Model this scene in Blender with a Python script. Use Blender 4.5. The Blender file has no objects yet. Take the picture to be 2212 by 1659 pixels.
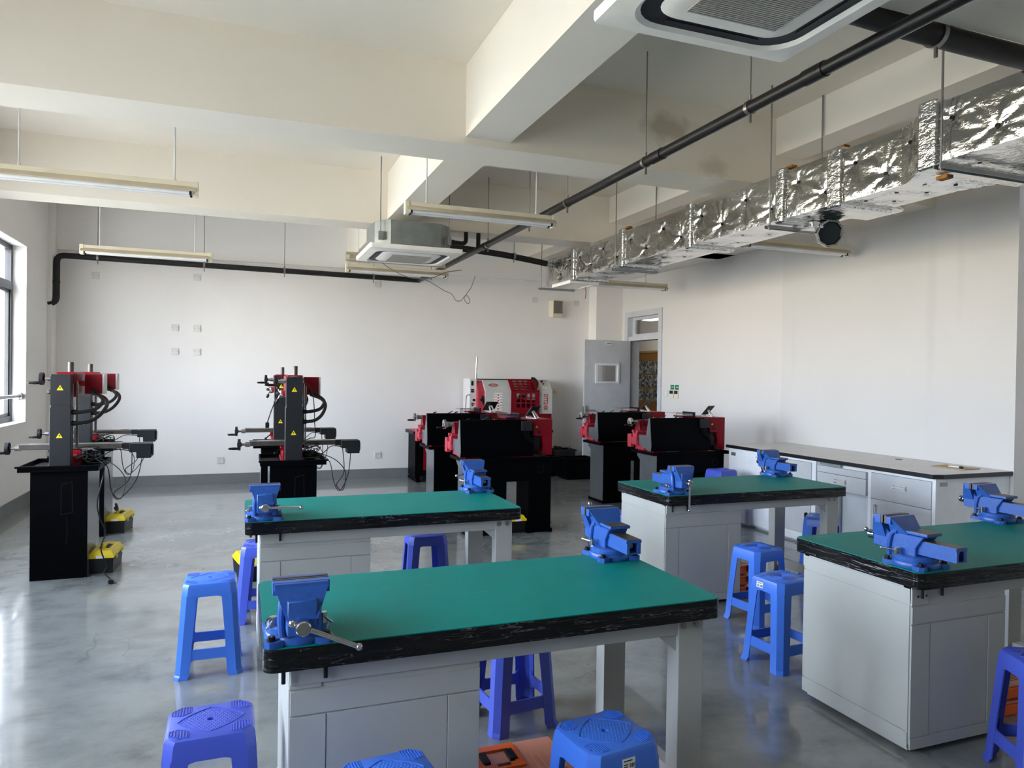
import bpy, bmesh, math, random
from mathutils import Vector, Matrix
random.seed(7)
PI = math.pi
SC = bpy.context.scene
COL = SC.collection

# ------------------------------------------------------------------ camera
def set_camera():
    cd = bpy.data.cameras.new('camera')
    cd.sensor_width = 36.0
    cd.lens = 36.0 * 1549.41 / 2212.0
    cd.clip_start = 0.05
    cam = bpy.data.objects.new('camera', cd)
    COL.objects.link(cam)
    yaw, pitch, roll = 0.359694748, -0.010368474, 0.0146384342
    fwd = Vector((math.sin(yaw) * math.cos(pitch), math.cos(yaw) * math.cos(pitch), math.sin(pitch)))
    right = Vector((math.cos(yaw), -math.sin(yaw), 0))
    up = right.cross(fwd)
    r2 = right * math.cos(roll) + up * math.sin(roll)
    u2 = -right * math.sin(roll) + up * math.cos(roll)
    m = Matrix((r2, u2, -fwd)).transposed().to_4x4()
    m.translation = Vector((0, 0, 1.5))
    cam.matrix_world = m
    SC.camera = cam
set_camera()

# ------------------------------------------------------------------ world, exposure, window portals
SC.view_settings.view_transform = 'Standard'
SC.view_settings.look = 'None'
SC.view_settings.gamma = 1.0
SC.view_settings.use_curve_mapping = False
SC.view_settings.exposure = 2.36
SKY = 6.0
def set_world():
    w = bpy.data.worlds.new('overcast_sky'); SC.world = w; w.use_nodes = True
    nt = w.node_tree; nt.nodes.clear()
    out = nt.nodes.new('ShaderNodeOutputWorld'); bg = nt.nodes.new('ShaderNodeBackground')
    tc = nt.nodes.new('ShaderNodeTexCoord'); sx = nt.nodes.new('ShaderNodeSeparateXYZ')
    mr = nt.nodes.new('ShaderNodeMapRange'); mr.inputs[1].default_value = -1; mr.inputs[2].default_value = 1
    cr = nt.nodes.new('ShaderNodeValToRGB')
    e = cr.color_ramp.elements
    e[0].position = 0.0; e[0].color = (1.12, 0.86, 0.56, 1)
    e[1].position = 1.0; e[1].color = (0.83, 0.94, 1.22, 1)
    a = e.new(0.46); a.color = (1.12, 0.90, 0.62, 1)
    b = e.new(0.54); b.color = (0.88, 0.94, 1.10, 1)
    nt.links.new(tc.outputs['Generated'], sx.inputs[0]); nt.links.new(sx.outputs[2], mr.inputs[0])
    nt.links.new(mr.outputs[0], cr.inputs[0]); nt.links.new(cr.outputs[0], bg.inputs[0])
    bg.inputs[1].default_value = SKY
    nt.links.new(bg.outputs[0], out.inputs[0])
set_world()
SC.cycles.max_bounces = 12; SC.cycles.diffuse_bounces = 8; SC.cycles.glossy_bounces = 4
SC.cycles.transparent_max_bounces = 12; SC.cycles.sample_clamp_indirect = 6.0

# room numbers (metres); the camera stands at x 0, y 0, z 1.5
XL, XR, YB, YF, ZC = -2.23, 5.69, 10.40, -4.0, 3.57
WINS = [(7.76, 9.27), (5.05, 7.3), (2.75, 4.5), (0.5, 1.7)]  # last opening is unseen, sized for the light on the near bench front
WZ0, WZ1 = 0.917, 2.85
for i, (a, b) in enumerate(WINS):
    ld = bpy.data.lights.new('window_portal', 'AREA'); ld.shape = 'RECTANGLE'
    ld.size = WZ1 - WZ0; ld.size_y = b - a; ld.cycles.is_portal = True
    lo = bpy.data.objects.new('window_portal', ld); COL.objects.link(lo)
    lo.location = (XL - 0.30, (a + b) / 2, (WZ0 + WZ1) / 2); lo.rotation_euler = (0, -PI / 2, 0)

# ------------------------------------------------------------------ materials
def lin(c):
    return tuple(((v / 255) / 12.92 if v / 255 <= 0.04045 else ((v / 255 + 0.055) / 1.055) ** 2.4) for v in c) + (1,)
class NT:
    def __init__(s, name):
        s.m = bpy.data.materials.new(name); s.m.use_nodes = True
        s.t = s.m.node_tree; s.b = s.t.nodes['Principled BSDF']
    def n(s, t, **k):
        x = s.t.nodes.new('ShaderNode' + t)
        for a, v in k.items():
            if a.startswith('i_'): x.inputs[int(a[2:])].default_value = v
            else: setattr(x, a, v)
        return x
    def l(s, a, b): s.t.links.new(a, b)
    def ramp(s, fac, stops):
        r = s.n('ValToRGB'); e = r.color_ramp.elements
        while len(e) < len(stops): e.new(0.5)
        for q, (p, c) in zip(e, stops): q.position = p; q.color = c
        s.l(fac, r.inputs[0]); return r.outputs[0]
    def obj(s, scale=(1, 1, 1)):
        tc = s.n('TexCoord'); mp = s.n('Mapping'); mp.inputs['Scale'].default_value = scale
        s.l(tc.outputs['Object'], mp.inputs[0]); return mp.outputs[0]
    def noise(s, vec, scale, detail=4, rough=0.55):
        x = s.n('TexNoise'); x.inputs['Scale'].default_value = scale
        x.inputs['Detail'].default_value = detail; x.inputs['Roughness'].default_value = rough
        if vec is not None: s.l(vec, x.inputs['Vector'])
        return x.outputs[0]
    def bump(s, h, strength, dist=0.01):
        b = s.n('Bump'); b.inputs['Strength'].default_value = strength; b.inputs['Distance'].default_value = dist
        s.l(h, b.inputs['Height']); s.l(b.outputs[0], s.b.inputs['Normal'])
def M(name, c, rough=0.5, metal=0.0, var=0.06, scale=6, bump=0.0, bscale=200, spec=0.5, coat=0.0):
    k = NT(name); col = lin(c)
    k.b.inputs['Roughness'].default_value = rough; k.b.inputs['Metallic'].default_value = metal
    k.b.inputs['Specular IOR Level'].default_value = spec; k.b.inputs['Coat Weight'].default_value = coat
    v = k.obj(); nz = k.noise(v, scale)
    lo = tuple(x * (1 - var) for x in col[:3]) + (1,); hi = tuple(min(1, x * (1 + var)) for x in col[:3]) + (1,)
    k.l(k.ramp(nz, [(0.3, lo), (0.7, hi)]), k.b.inputs['Base Color'])
    if bump: k.bump(k.noise(v, bscale, 2), bump, 0.002)
    return k.m
def glass(name, tint=(0.96, 0.98, 0.97), refl=0.08):
    k = NT(name); k.t.nodes.remove(k.b)
    out = [n for n in k.t.nodes if n.type == 'OUTPUT_MATERIAL'][0]
    tr = k.n('BsdfTransparent'); tr.inputs[0].default_value = tint + (1,)
    gl = k.n('BsdfGlossy'); gl.inputs['Roughness'].default_value = 0.03
    lw = k.n('LayerWeight'); lw.inputs[0].default_value = 0.35
    mm = k.n('Math', operation='MULTIPLY_ADD', i_1=0.5, i_2=refl * 0.4)
    mx = k.n('MixShader')
    k.l(lw.outputs['Fresnel'], mm.inputs[0]); k.l(mm.outputs[0], mx.inputs[0])
    k.l(tr.outputs[0], mx.inputs[1]); k.l(gl.outputs[0], mx.inputs[2]); k.l(mx.outputs[0], out.inputs[0])
    return k.m
def plaster(name, c, stains=()):
    """painted plaster; stains = (centre, radii, colour, strength) patches with their own ragged outline"""
    k = NT(name); v = k.obj(); col = lin(c)
    k.b.inputs['Roughness'].default_value = 0.85; k.b.inputs['Specular IOR Level'].default_value = 0.25
    nz = k.noise(v, 1.3, 5)
    cur = k.ramp(nz, [(0.3, tuple(x * 0.965 for x in col[:3]) + (1,)), (0.7, col)])
    for ce, ra, sc, st in stains:
        tc = k.n('TexCoord'); mp = k.n('Mapping'); mp.inputs['Location'].default_value = tuple(-a / b for a, b in zip(ce, ra))
        mp.inputs['Scale'].default_value = tuple(1 / b for b in ra)
        k.l(tc.outputs['Object'], mp.inputs[0])
        ln = k.n('VectorMath', operation='LENGTH'); k.l(mp.outputs[0], ln.inputs[0])
        n2 = k.noise(v, 9, 5)
        ad = k.n('Math', operation='MULTIPLY_ADD', i_1=1.1); k.l(n2, ad.inputs[0]); k.l(ln.outputs['Value'], ad.inputs[2])
        fac = k.ramp(ad.outputs[0], [(0.0, (st,) * 3 + (1,)), (0.92, (st * 0.7,) * 3 + (1,)), (1.0, (0, 0, 0, 1))])
        mr = k.n('MapRange'); mr.inputs[1].default_value = 0.9; mr.inputs[2].default_value = 1.5; mr.inputs[3].default_value = st; mr.inputs[4].default_value = 0
        k.l(ad.outputs[0], mr.inputs[0])
        mx = k.n('Mix', data_type='RGBA'); mx.inputs[7].default_value = lin(sc)
        k.l(mr.outputs[0], mx.inputs[0]); k.l(cur, mx.inputs[6]); cur = mx.outputs[2]
    k.l(cur, k.b.inputs['Base Color'])
    k.bump(k.noise(v, 180, 3), 0.12, 0.002)
    return k.m
def floor_mat():
    k = NT('epoxy_floor'); v = k.obj((1, 1.6, 1)); v2 = k.obj((1, 1.3, 1))
    a = k.noise(v, 1.6, 8, 0.62); b = k.noise(v2, 5, 8, 0.7)
    ad = k.n('Math', operation='MULTIPLY_ADD', i_1=0.6); k.l(b, ad.inputs[0]); k.l(a, ad.inputs[2])
    c = k.ramp(ad.outputs[0], [(0.5, lin((90, 94, 93))), (0.72, lin((120, 125, 124))), (0.9, lin((136, 140, 138)))])
    # scuffs: thin warped dark lines
    w = k.n('TexWave'); w.inputs['Scale'].default_value = 0.7; w.inputs['Distortion'].default_value = 16; w.inputs['Detail'].default_value = 6
    w.inputs['Detail Scale'].default_value = 2.2; k.l(k.obj(), w.inputs[0])
    f = k.ramp(w.outputs[1], [(0.0, (1, 1, 1, 1)), (0.03, (0, 0, 0, 1))])
    sp = k.ramp(k.noise(k.obj(), 0.9, 2), [(0.52, (0, 0, 0, 1)), (0.66, (0.55, 0.55, 0.55, 1))])
    mu = k.n('Math', operation='MULTIPLY'); k.l(f, mu.inputs[0]); k.l(sp, mu.inputs[1])
    mx = k.n('Mix', data_type='RGBA'); mx.inputs[7].default_value = lin((70, 72, 70))
    k.l(mu.outputs[0], mx.inputs[0]); k.l(c, mx.inputs[6]); k.l(mx.outputs[2], k.b.inputs['Base Color'])
    r = k.n('MapRange'); r.inputs[1].default_value = 0.3; r.inputs[2].default_value = 0.8; r.inputs[3].default_value = 0.13; r.inputs[4].default_value = 0.30
    k.l(b, r.inputs[0]); k.l(r.outputs[0], k.b.inputs['Roughness'])
    k.b.inputs['Specular IOR Level'].default_value = 0.6; k.b.inputs['Coat Weight'].default_value = 0.45; k.b.inputs['Coat Roughness'].default_value = 0.045
    k.bump(k.noise(v2, 7, 5, 0.6), 0.10, 0.01)
    return k.m
def foil_mat(name, quilted=False):
    k = NT(name); v = k.obj()
    k.b.inputs['Metallic'].default_value = 1.0; k.b.inputs['Roughness'].default_value = 0.15
    k.b.inputs['Base Color'].default_value = (0.70, 0.70, 0.68, 1)
    o = k.noise(k.obj((2.0, 2.0, 3.5)), 7, 4, 0.6)
    if quilted:
        ck = k.n('TexBrick'); ck.inputs['Scale'].default_value = 26; ck.inputs['Mortar Size'].default_value = 0.03
        sw = k.obj(); sp = k.n('SeparateXYZ'); cb = k.n('CombineXYZ'); k.l(sw, sp.inputs[0])
        k.l(sp.outputs[1], cb.inputs[0]); k.l(sp.outputs[2], cb.inputs[1]); k.l(cb.outputs[0], ck.inputs[0])
        h3 = k.n('Math', operation='MULTIPLY_ADD', i_1=-0.5); k.l(ck.outputs['Fac'], h3.inputs[0]); k.l(o, h3.inputs[2]); o = h3.outputs[0]
    k.bump(o, 0.5 if quilted else 0.22, 0.03)
    return k.m
def green_top():
    k = NT('green_mat_top'); v = k.obj()
    a = k.noise(v, 3, 5); base = k.ramp(a, [(0.3, lin((0, 118, 112))), (0.7, lin((2, 128, 121)))])
    d = k.noise(k.obj((1.2, 2.6, 1)), 2.6, 7, 0.72)
    f = k.ramp(d, [(0.60, (0, 0, 0, 1)), (0.78, (0.24, 0.24, 0.24, 1))])
    mx = k.n('Mix', data_type='RGBA'); mx.inputs[7].default_value = lin((150, 170, 155)); k.l(f, mx.inputs[0]); k.l(base, mx.inputs[6])
    k.l(mx.outputs[2], k.b.inputs['Base Color']); k.b.inputs['Roughness'].default_value = 0.5; k.b.inputs['Specular IOR Level'].default_value = 0.12
    k.bump(k.noise(v, 300, 2), 0.05, 0.001)
    return k.m
def film_edge():
    k = NT('black_edge_with_film_glints'); v = k.obj((1.6, 1.6, 13))
    w = k.noise(v, 3.2, 3, 0.55)
    f = k.ramp(w, [(0.492, (0, 0, 0, 1)), (0.5, (0.9, 0.9, 0.9, 1)), (0.508, (0, 0, 0, 1))])
    g = k.ramp(k.noise(k.obj((1.3, 1.3, 22)), 2.6, 2), [(0.46, (0, 0, 0, 1)), (0.58, (0.8, 0.8, 0.8, 1))])
    mu = k.n('Math', operation='MULTIPLY'); k.l(f, mu.inputs[0]); k.l(g, mu.inputs[1])
    mx = k.n('Mix', data_type='RGBA'); mx.inputs[6].default_value = lin((13, 14, 16)); mx.inputs[7].default_value = lin((128, 130, 130))  # pale streaks put the glints of the wrinkled film into the colour
    k.l(mu.outputs[0], mx.inputs[0]); k.l(mx.outputs[2], k.b.inputs['Base Color'])
    k.b.inputs['Roughness'].default_value = 0.2; k.b.inputs['Specular IOR Level'].default_value = 0.35; k.bump(w, 0.35, 0.02)
    return k.m
def photo_mat():
    k = NT('pinned_photo'); v = k.obj()
    a = k.n('TexVoronoi'); a.inputs['Scale'].default_value = 22; k.l(v, a.inputs['Vector'])
    k.l(k.ramp(a.outputs['Color'], [(0.2, lin((35, 50, 80))), (0.5, lin((110, 130, 150))), (0.8, lin((190, 195, 190)))]), k.b.inputs['Base Color'])
    return k.m
def emit(name, c, s):
    k = NT(name); k.b.inputs['Base Color'].default_value = lin(c)
    k.b.inputs['Emission Color'].default_value = lin(c); k.b.inputs['Emission Strength'].default_value = s
    return k.m
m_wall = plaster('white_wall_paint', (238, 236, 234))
m_wallD = plaster('white_wall_paint_dimmed_by_door', (220, 218, 216))  # same paint as the other walls, darkened to offset the light on it
m_wallR = plaster('white_wall_paint_dimmed_patched', (214, 213, 211), [  # base darkened to offset the light on this bay; grey patches are repairs
    ((5.68, 4.62, 2.2), (1, 0.07, 0.95), (196, 196, 196), 0.35), ((5.68, 4.35, 2.45), (1, 0.05, 0.5), (198, 198, 198), 0.3),
    ((5.68, 4.6, 1.2), (1, 0.09, 0.5), (206, 207, 209), 0.35), ((5.68, 6.3, 1.9), (1, 0.05, 0.5), (204, 202, 202), 0.3)])
m_ceil = plaster('white_ceiling_paint', (238, 230, 216), [
    ((2.95, 4.6, 3.36), (0.30, 1, 0.15), (176, 164, 136), 0.7), ((3.35, 4.6, 3.12), (0.16, 1, 0.10), (185, 178, 158), 0.5)])
m_floor = floor_mat()
m_base = M('grey_skirting_paint', (120, 124, 126), 0.5)
m_alu = M('dark_window_frame', (66, 66, 68), 0.4, 0.3)
m_glass = glass('window_glass')
m_clear = glass('clear_guard', (0.90, 0.90, 0.90), 0.25)
m_steel = M('polished_steel', (200, 200, 200), 0.18, 1.0, 0.03)
m_pull = M('satin_handle_metal', (222, 222, 222), 0.3, 0.35, 0.02)
m_iron = M('machined_iron', (150, 147, 142), 0.34, 0.9, 0.1, 12)
m_dkiron = M('dark_ground_iron', (92, 86, 80), 0.45, 0.7, 0.15, 20)
m_galv = M('galvanised_sheet', (150, 156, 156), 0.42, 0.7, 0.12, 9)
m_rod = M('grey_steel_rod', (150, 152, 152), 0.4, 0.8)
m_blkpipe = M('black_iron_pipe', (34, 33, 31), 0.38, 0.3, 0.25, 8)
m_foam = M('black_foam_insulation', (20, 20, 21), 0.6, 0, 0.2, 10)
m_foil = foil_mat('silver_foil_wrap'); m_quilt = foil_mat('ribbed_foil_tape', True)
m_wool = M('yellow_glass_wool', (150, 100, 40), 0.9, 0, 0.4, 40, 0.6, 90)
m_cream = M('cream_enamel', (222, 216, 196), 0.4)
m_refl = M('beige_reflector', (196, 186, 164), 0.45)
m_tube = M('white_tube_glass', (236, 238, 238), 0.2)
m_acw = M('white_ac_plastic', (246, 244, 236), 0.4)
m_grille = M('grey_grille_plastic', (176, 174, 166), 0.5)
m_dark = M('dark_void_plastic', (26, 27, 30), 0.5)
m_black = M('black_machine_paint', (2, 3, 6), 0.5, 0, 0.1, spec=0.06)
m_blackg = M('black_satin_plastic', (12, 12, 13), 0.42, spec=0.35)
m_graph = M('graphite_machine_paint', (32, 34, 37), 0.45, 0, 0.12, spec=0.3)
m_sheet = M('grey_cabinet_sheet', (96, 100, 104), 0.25, 0.2)
m_red = M('red_machine_paint', (124, 4, 24), 0.4, 0, 0.08, spec=0.22)
m_hood = M('deep_red_hood_enamel', (182, 6, 34), 0.38, 0, 0.05, spec=0.25)
m_redl = M('light_red_and_window_sheen', (178, 50, 66), 0.45)  # on the lathe beds the pale tone paints in the window's reflection
m_mgrey = M('light_grey_machine_paint', (196, 197, 192), 0.45)
m_white = M('white_plastic', (216, 216, 214), 0.4)
m_yel = M('yellow_plastic', (238, 214, 10), 0.4)
m_org = M('orange_plastic', (232, 100, 32), 0.4)
m_orgc = M('cloudy_orange_lid', (208, 140, 114), 0.3)
m_blue = M('blue_stool_plastic', (64, 118, 222), 0.34, 0, 0.04, 5, 0.05, 160)
m_viol = M('violet_blue_stool_plastic', (70, 90, 196), 0.36, 0, 0.05, 5, 0.05, 160)
m_vise = M('blue_hammered_enamel', (42, 87, 164), 0.32, 0, 0.10, 60, 0.35, 260)
m_bench = M('grey_bench_paint', (172, 175, 172), 0.5, 0, 0.03, 4, 0.06, 400)
m_green = green_top(); m_edge = film_edge(); m_bedge = M('black_edge_band', (24, 24, 25), 0.35)
m_lam = M('grey_laminate_top', (204, 200, 196), 0.35, 0, 0.08, 5)
m_cabw = M('white_cabinet_steel', (226, 230, 234), 0.35)
m_cabg = M('pale_grey_door_steel', (190, 194, 198), 0.35)
m_door = M('pale_grey_door_paint', (196, 200, 206), 0.45)
m_wood = M('brown_notice_board', (150, 108, 52), 0.6)
m_photo = photo_mat()
m_grn = M('green_sticker', (20, 120, 84), 0.5)
m_paper = M('paper_label', (232, 232, 228), 0.6)
m_ink = M('dark_ink', (40, 42, 46), 0.6)
m_redink = M('red_ink', (176, 28, 40), 0.5)
m_facade = M('cream_facade', (250, 218, 156), 0.8, 0, 0.1, 0.6)
m_fwin = M('facade_window', (120, 130, 136), 0.2)
m_ground = M('pale_pavement', (176, 170, 156), 0.9)
m_lamp = emit('lit_corridor_lamp', (255, 250, 240), 1.6)
m_brown = M('kraft_paper', (176, 150, 110), 0.7)
m_grnknob = M('green_handle_cap', (60, 160, 110), 0.4)

# ------------------------------------------------------------------ mesh building
class MB:
    def __init__(s): s.bm = bmesh.new(); s.wn = False
    def _hull(s, vs, faces):
        v = [s.bm.verts.new(p) for p in vs]
        return [s.bm.faces.new([v[i] for i in f]) for f in faces]
    def box(s, x0, y0, z0, x1, y1, z1, b=0.0, seg=2):
        if x0 > x1: x0, x1 = x1, x0
        if y0 > y1: y0, y1 = y1, y0
        if z0 > z1: z0, z1 = z1, z0
        f = s._hull([(x0, y0, z0), (x1, y0, z0), (x1, y1, z0), (x0, y1, z0), (x0, y0, z1), (x1, y0, z1), (x1, y1, z1), (x0, y1, z1)],
                    [(0, 3, 2, 1), (4, 5, 6, 7), (0, 1, 5, 4), (1, 2, 6, 5), (2, 3, 7, 6), (3, 0, 4, 7)])
        if b:
            s.wn = True; es = {e for q in f for e in q.edges}
            bmesh.ops.bevel(s.bm, geom=list(es), offset=b, segments=seg, affect='EDGES', profile=0.5)
        return s
    def obox(s, c, size, rot, b=0.0):
        """box about c with size, rotated by a matrix"""
        t = MB(); h = [q / 2 for q in size]; t.box(-h[0], -h[1], -h[2], h[0], h[1], h[2], b)
        return s.add(t, Matrix.Translation(c) @ rot.to_4x4())
    def add(s, t, mat):
        me = bpy.data.meshes.new('t'); t.bm.to_mesh(me); t.bm.free(); me.transform(mat); s.bm.from_mesh(me); bpy.data.meshes.remove(me); return s
    def ring(s, c, u, w, r, n, sq=None):
        return [s.bm.verts.new(c + (u * math.cos(2 * PI * i / n) + w * math.sin(2 * PI * i / n)) * r) for i in range(n)]
    def loft(s, rings, cap=True, closed=True):
        for a, b in zip(rings, rings[1:]):
            n = len(a)
            for i in range(n if closed else n - 1):
                s.bm.faces.new((a[i], a[(i + 1) % n], b[(i + 1) % n], b[i]))
        if cap:
            s.bm.faces.new(list(reversed(rings[0]))); s.bm.faces.new(rings[-1])
        return s
    def cyl(s, p, q, r, r2=None, n=16):
        p, q = Vector(p), Vector(q); d = (q - p).normalized()
        u = d.orthogonal().normalized(); w = d.cross(u)
        return s.loft([s.ring(p, u, w, r, n), s.ring(q, u, w, r if r2 is None else r2, n)])
    def tube(s, pts, r, n=8, smooth=0):
        pts = [Vector(p) for p in pts]
        if smooth:
            P = [pts[0]] + pts + [pts[-1]]; o = []
            for i in range(1, len(P) - 2):
                for k in range(smooth):
                    t = k / smooth; a, b, c, d = P[i - 1], P[i], P[i + 1], P[i + 2]
                    o.append(0.5 * ((2 * b) + (c - a) * t + (2 * a - 5 * b + 4 * c - d) * t * t + (3 * b - a - 3 * c + d) * t ** 3))
            pts = o + [pts[-1]]
        rings = []; u = None
        for i, p in enumerate(pts):
            d = (pts[min(i + 1, len(pts) - 1)] - pts[max(i - 1, 0)]).normalized()
            if u is None: u = d.orthogonal().normalized()
            u = (u - d * u.dot(d)); u = u.normalized() if u.length > 1e-6 else d.orthogonal().normalized()
            rings.append(s.ring(p, u, d.cross(u), r, n))
        return s.loft(rings)
    def elbow(s, pts, r, n=14, bend=0.06):
        """pipe along straight runs with rounded corners"""
        pts = [Vector(p) for p in pts]; o = [pts[0]]
        for a, b, c in zip(pts, pts[1:], pts[2:]):
            d0 = (a - b).normalized(); d1 = (c - b).normalized()
            for k in range(7):
                t = k / 6; o.append((b + d0 * bend) * (1 - t) ** 2 + b * 2 * t * (1 - t) + (b + d1 * bend) * t * t)
        o.append(pts[-1]); return s.tube(o, r, n)
    def lathe(s, prof, c=(0, 0, 0), ax=(0, 0, 1), n=24):
        c = Vector(c); d = Vector(ax).normalized(); u = d.orthogonal().normalized(); w = d.cross(u)
        return s.loft([s.ring(c + d * z, u, w, max(r, 1e-4), n) for r, z in prof])
    def prism(s, pts, a, b, ax='y', holes=(), bev=0.0):
        """polygon extruded along an axis; pts in the other two axes; holes cut through"""
        def P(p, t):
            return {'x': (t, p[0], p[1]), 'y': (p[0], t, p[1]), 'z': (p[0], p[1], t)}[ax]
        t = MB(); loops = [list(pts)] + [list(h) for h in holes]
        lo = []; hi = []; el = []; eh = []
        for L in loops:
            A = [t.bm.verts.new(P(p, a)) for p in L]; B = [t.bm.verts.new(P(p, b)) for p in L]
            n = len(L)
            for i in range(n):
                t.bm.faces.new((A[i], A[(i + 1) % n], B[(i + 1) % n], B[i]))
            lo.append(A); hi.append(B)
        if holes:
            for S in (lo, hi):
                es = []
                for A in S:
                    for i in range(len(A)): es.append(t.bm.edges.get((A[i], A[(i + 1) % len(A)])))
                bmesh.ops.triangle_fill(t.bm, edges=es, use_beauty=True)
        else:
            t.bm.faces.new(lo[0]); t.bm.faces.new(hi[0])
        bmesh.ops.recalc_face_normals(t.bm, faces=t.bm.faces)
        if bev: s.wn = True; bmesh.ops.bevel(t.bm, geom=list(t.bm.edges), offset=bev, segments=1, affect='EDGES')
        return s.add(t, Matrix())
    def quadsolid(s, q0, q1):
        """solid between two quads (4 points each)"""
        s._hull(list(q0) + list(q1), [(0, 3, 2, 1), (4, 5, 6, 7), (0, 1, 5, 4), (1, 2, 6, 5), (2, 3, 7, 6), (3, 0, 4, 7)]); return s
    def ball(s, c, r, n=10, sc=(1, 1, 1)):
        bmesh.ops.create_uvsphere(s.bm, u_segments=n, v_segments=max(5, n // 2 + 1), radius=r,
                                  matrix=Matrix.Translation(c) @ Matrix.Diagonal((sc[0], sc[1], sc[2], 1)))
        return s
    def done(s, name, mat, parent=None, angle=35, kind=None, loc=None):
        bmesh.ops.recalc_face_normals(s.bm, faces=s.bm.faces)
        me = bpy.data.meshes.new(name); s.bm.to_mesh(me); s.bm.free()
        me.materials.append(mat)
        me.polygons.foreach_set('use_smooth', [True] * len(me.polygons))
        me.set_sharp_from_angle(angle=math.radians(angle))
        o = bpy.data.objects.new(name, me); COL.objects.link(o)
        if s.wn:
            w = o.modifiers.new('weighted', 'WEIGHTED_NORMAL'); w.keep_sharp = True; w.weight = 80
        if parent is not None: o.parent = parent
        if kind: o['kind'] = kind
        if loc: o.location = loc
        return o
def thing(name, label, cat, loc=(0, 0, 0), rz=0.0, group=None):
    o = bpy.data.objects.new(name, None); COL.objects.link(o); o.empty_display_size = 0.1
    o.location = loc; o.rotation_euler = (0, 0, rz); o['label'] = label; o['category'] = cat
    if group: o['group'] = group
    return o
def tag(o, label, cat, group=None):
    o['label'] = label; o['category'] = cat
    if group: o['group'] = group
    return o
def dup(r, label, loc, rz=0.0, group=None):
    c = r.copy(); COL.objects.link(c); c.location = loc; c.rotation_euler = (0, 0, rz); c['label'] = label
    if group: c['group'] = group
    for k in list(r.children):
        d = k.copy(); COL.objects.link(d); d.parent = c
        for g in list(k.children):
            e = g.copy(); COL.objects.link(e); e.parent = d
    return c
def struct(mb, name, mat, parent=None): return mb.done(name, mat, parent, kind='structure')
def text_mesh(body, size, depth, name, mat, parent, mtx):
    cu = bpy.data.curves.new('lettering', 'FONT'); cu.body = body; cu.size = size; cu.extrude = depth; cu.offset = 0.0022; cu.align_x = 'CENTER'; cu.align_y = 'CENTER'
    to = bpy.data.objects.new('lettering', cu); COL.objects.link(to)
    bpy.context.view_layer.update()
    me = bpy.data.meshes.new_from_object(to.evaluated_get(bpy.context.evaluated_depsgraph_get()))
    bpy.data.objects.remove(to); bpy.data.curves.remove(cu)
    me.name = name; me.transform(mtx); me.materials.clear(); me.materials.append(mat)
    o = bpy.data.objects.new(name, me); COL.objects.link(o); o.parent = parent
    return o
def rrect(x0, y0, x1, y1, r, n=4):
    o = []
    for cx, cy, a in ((x1 - r, y0 + r, -90), (x1 - r, y1 - r, 0), (x0 + r, y1 - r, 90), (x0 + r, y0 + r, 180)):
        for k in range(n + 1):
            t = math.radians(a + 90 * k / n); o.append((cx + r * math.cos(t), cy + r * math.sin(t)))
    return o
def rect(x0, y0, x1, y1): return [(x0, y0), (x1, y0), (x1, y1), (x0, y1)]

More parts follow.
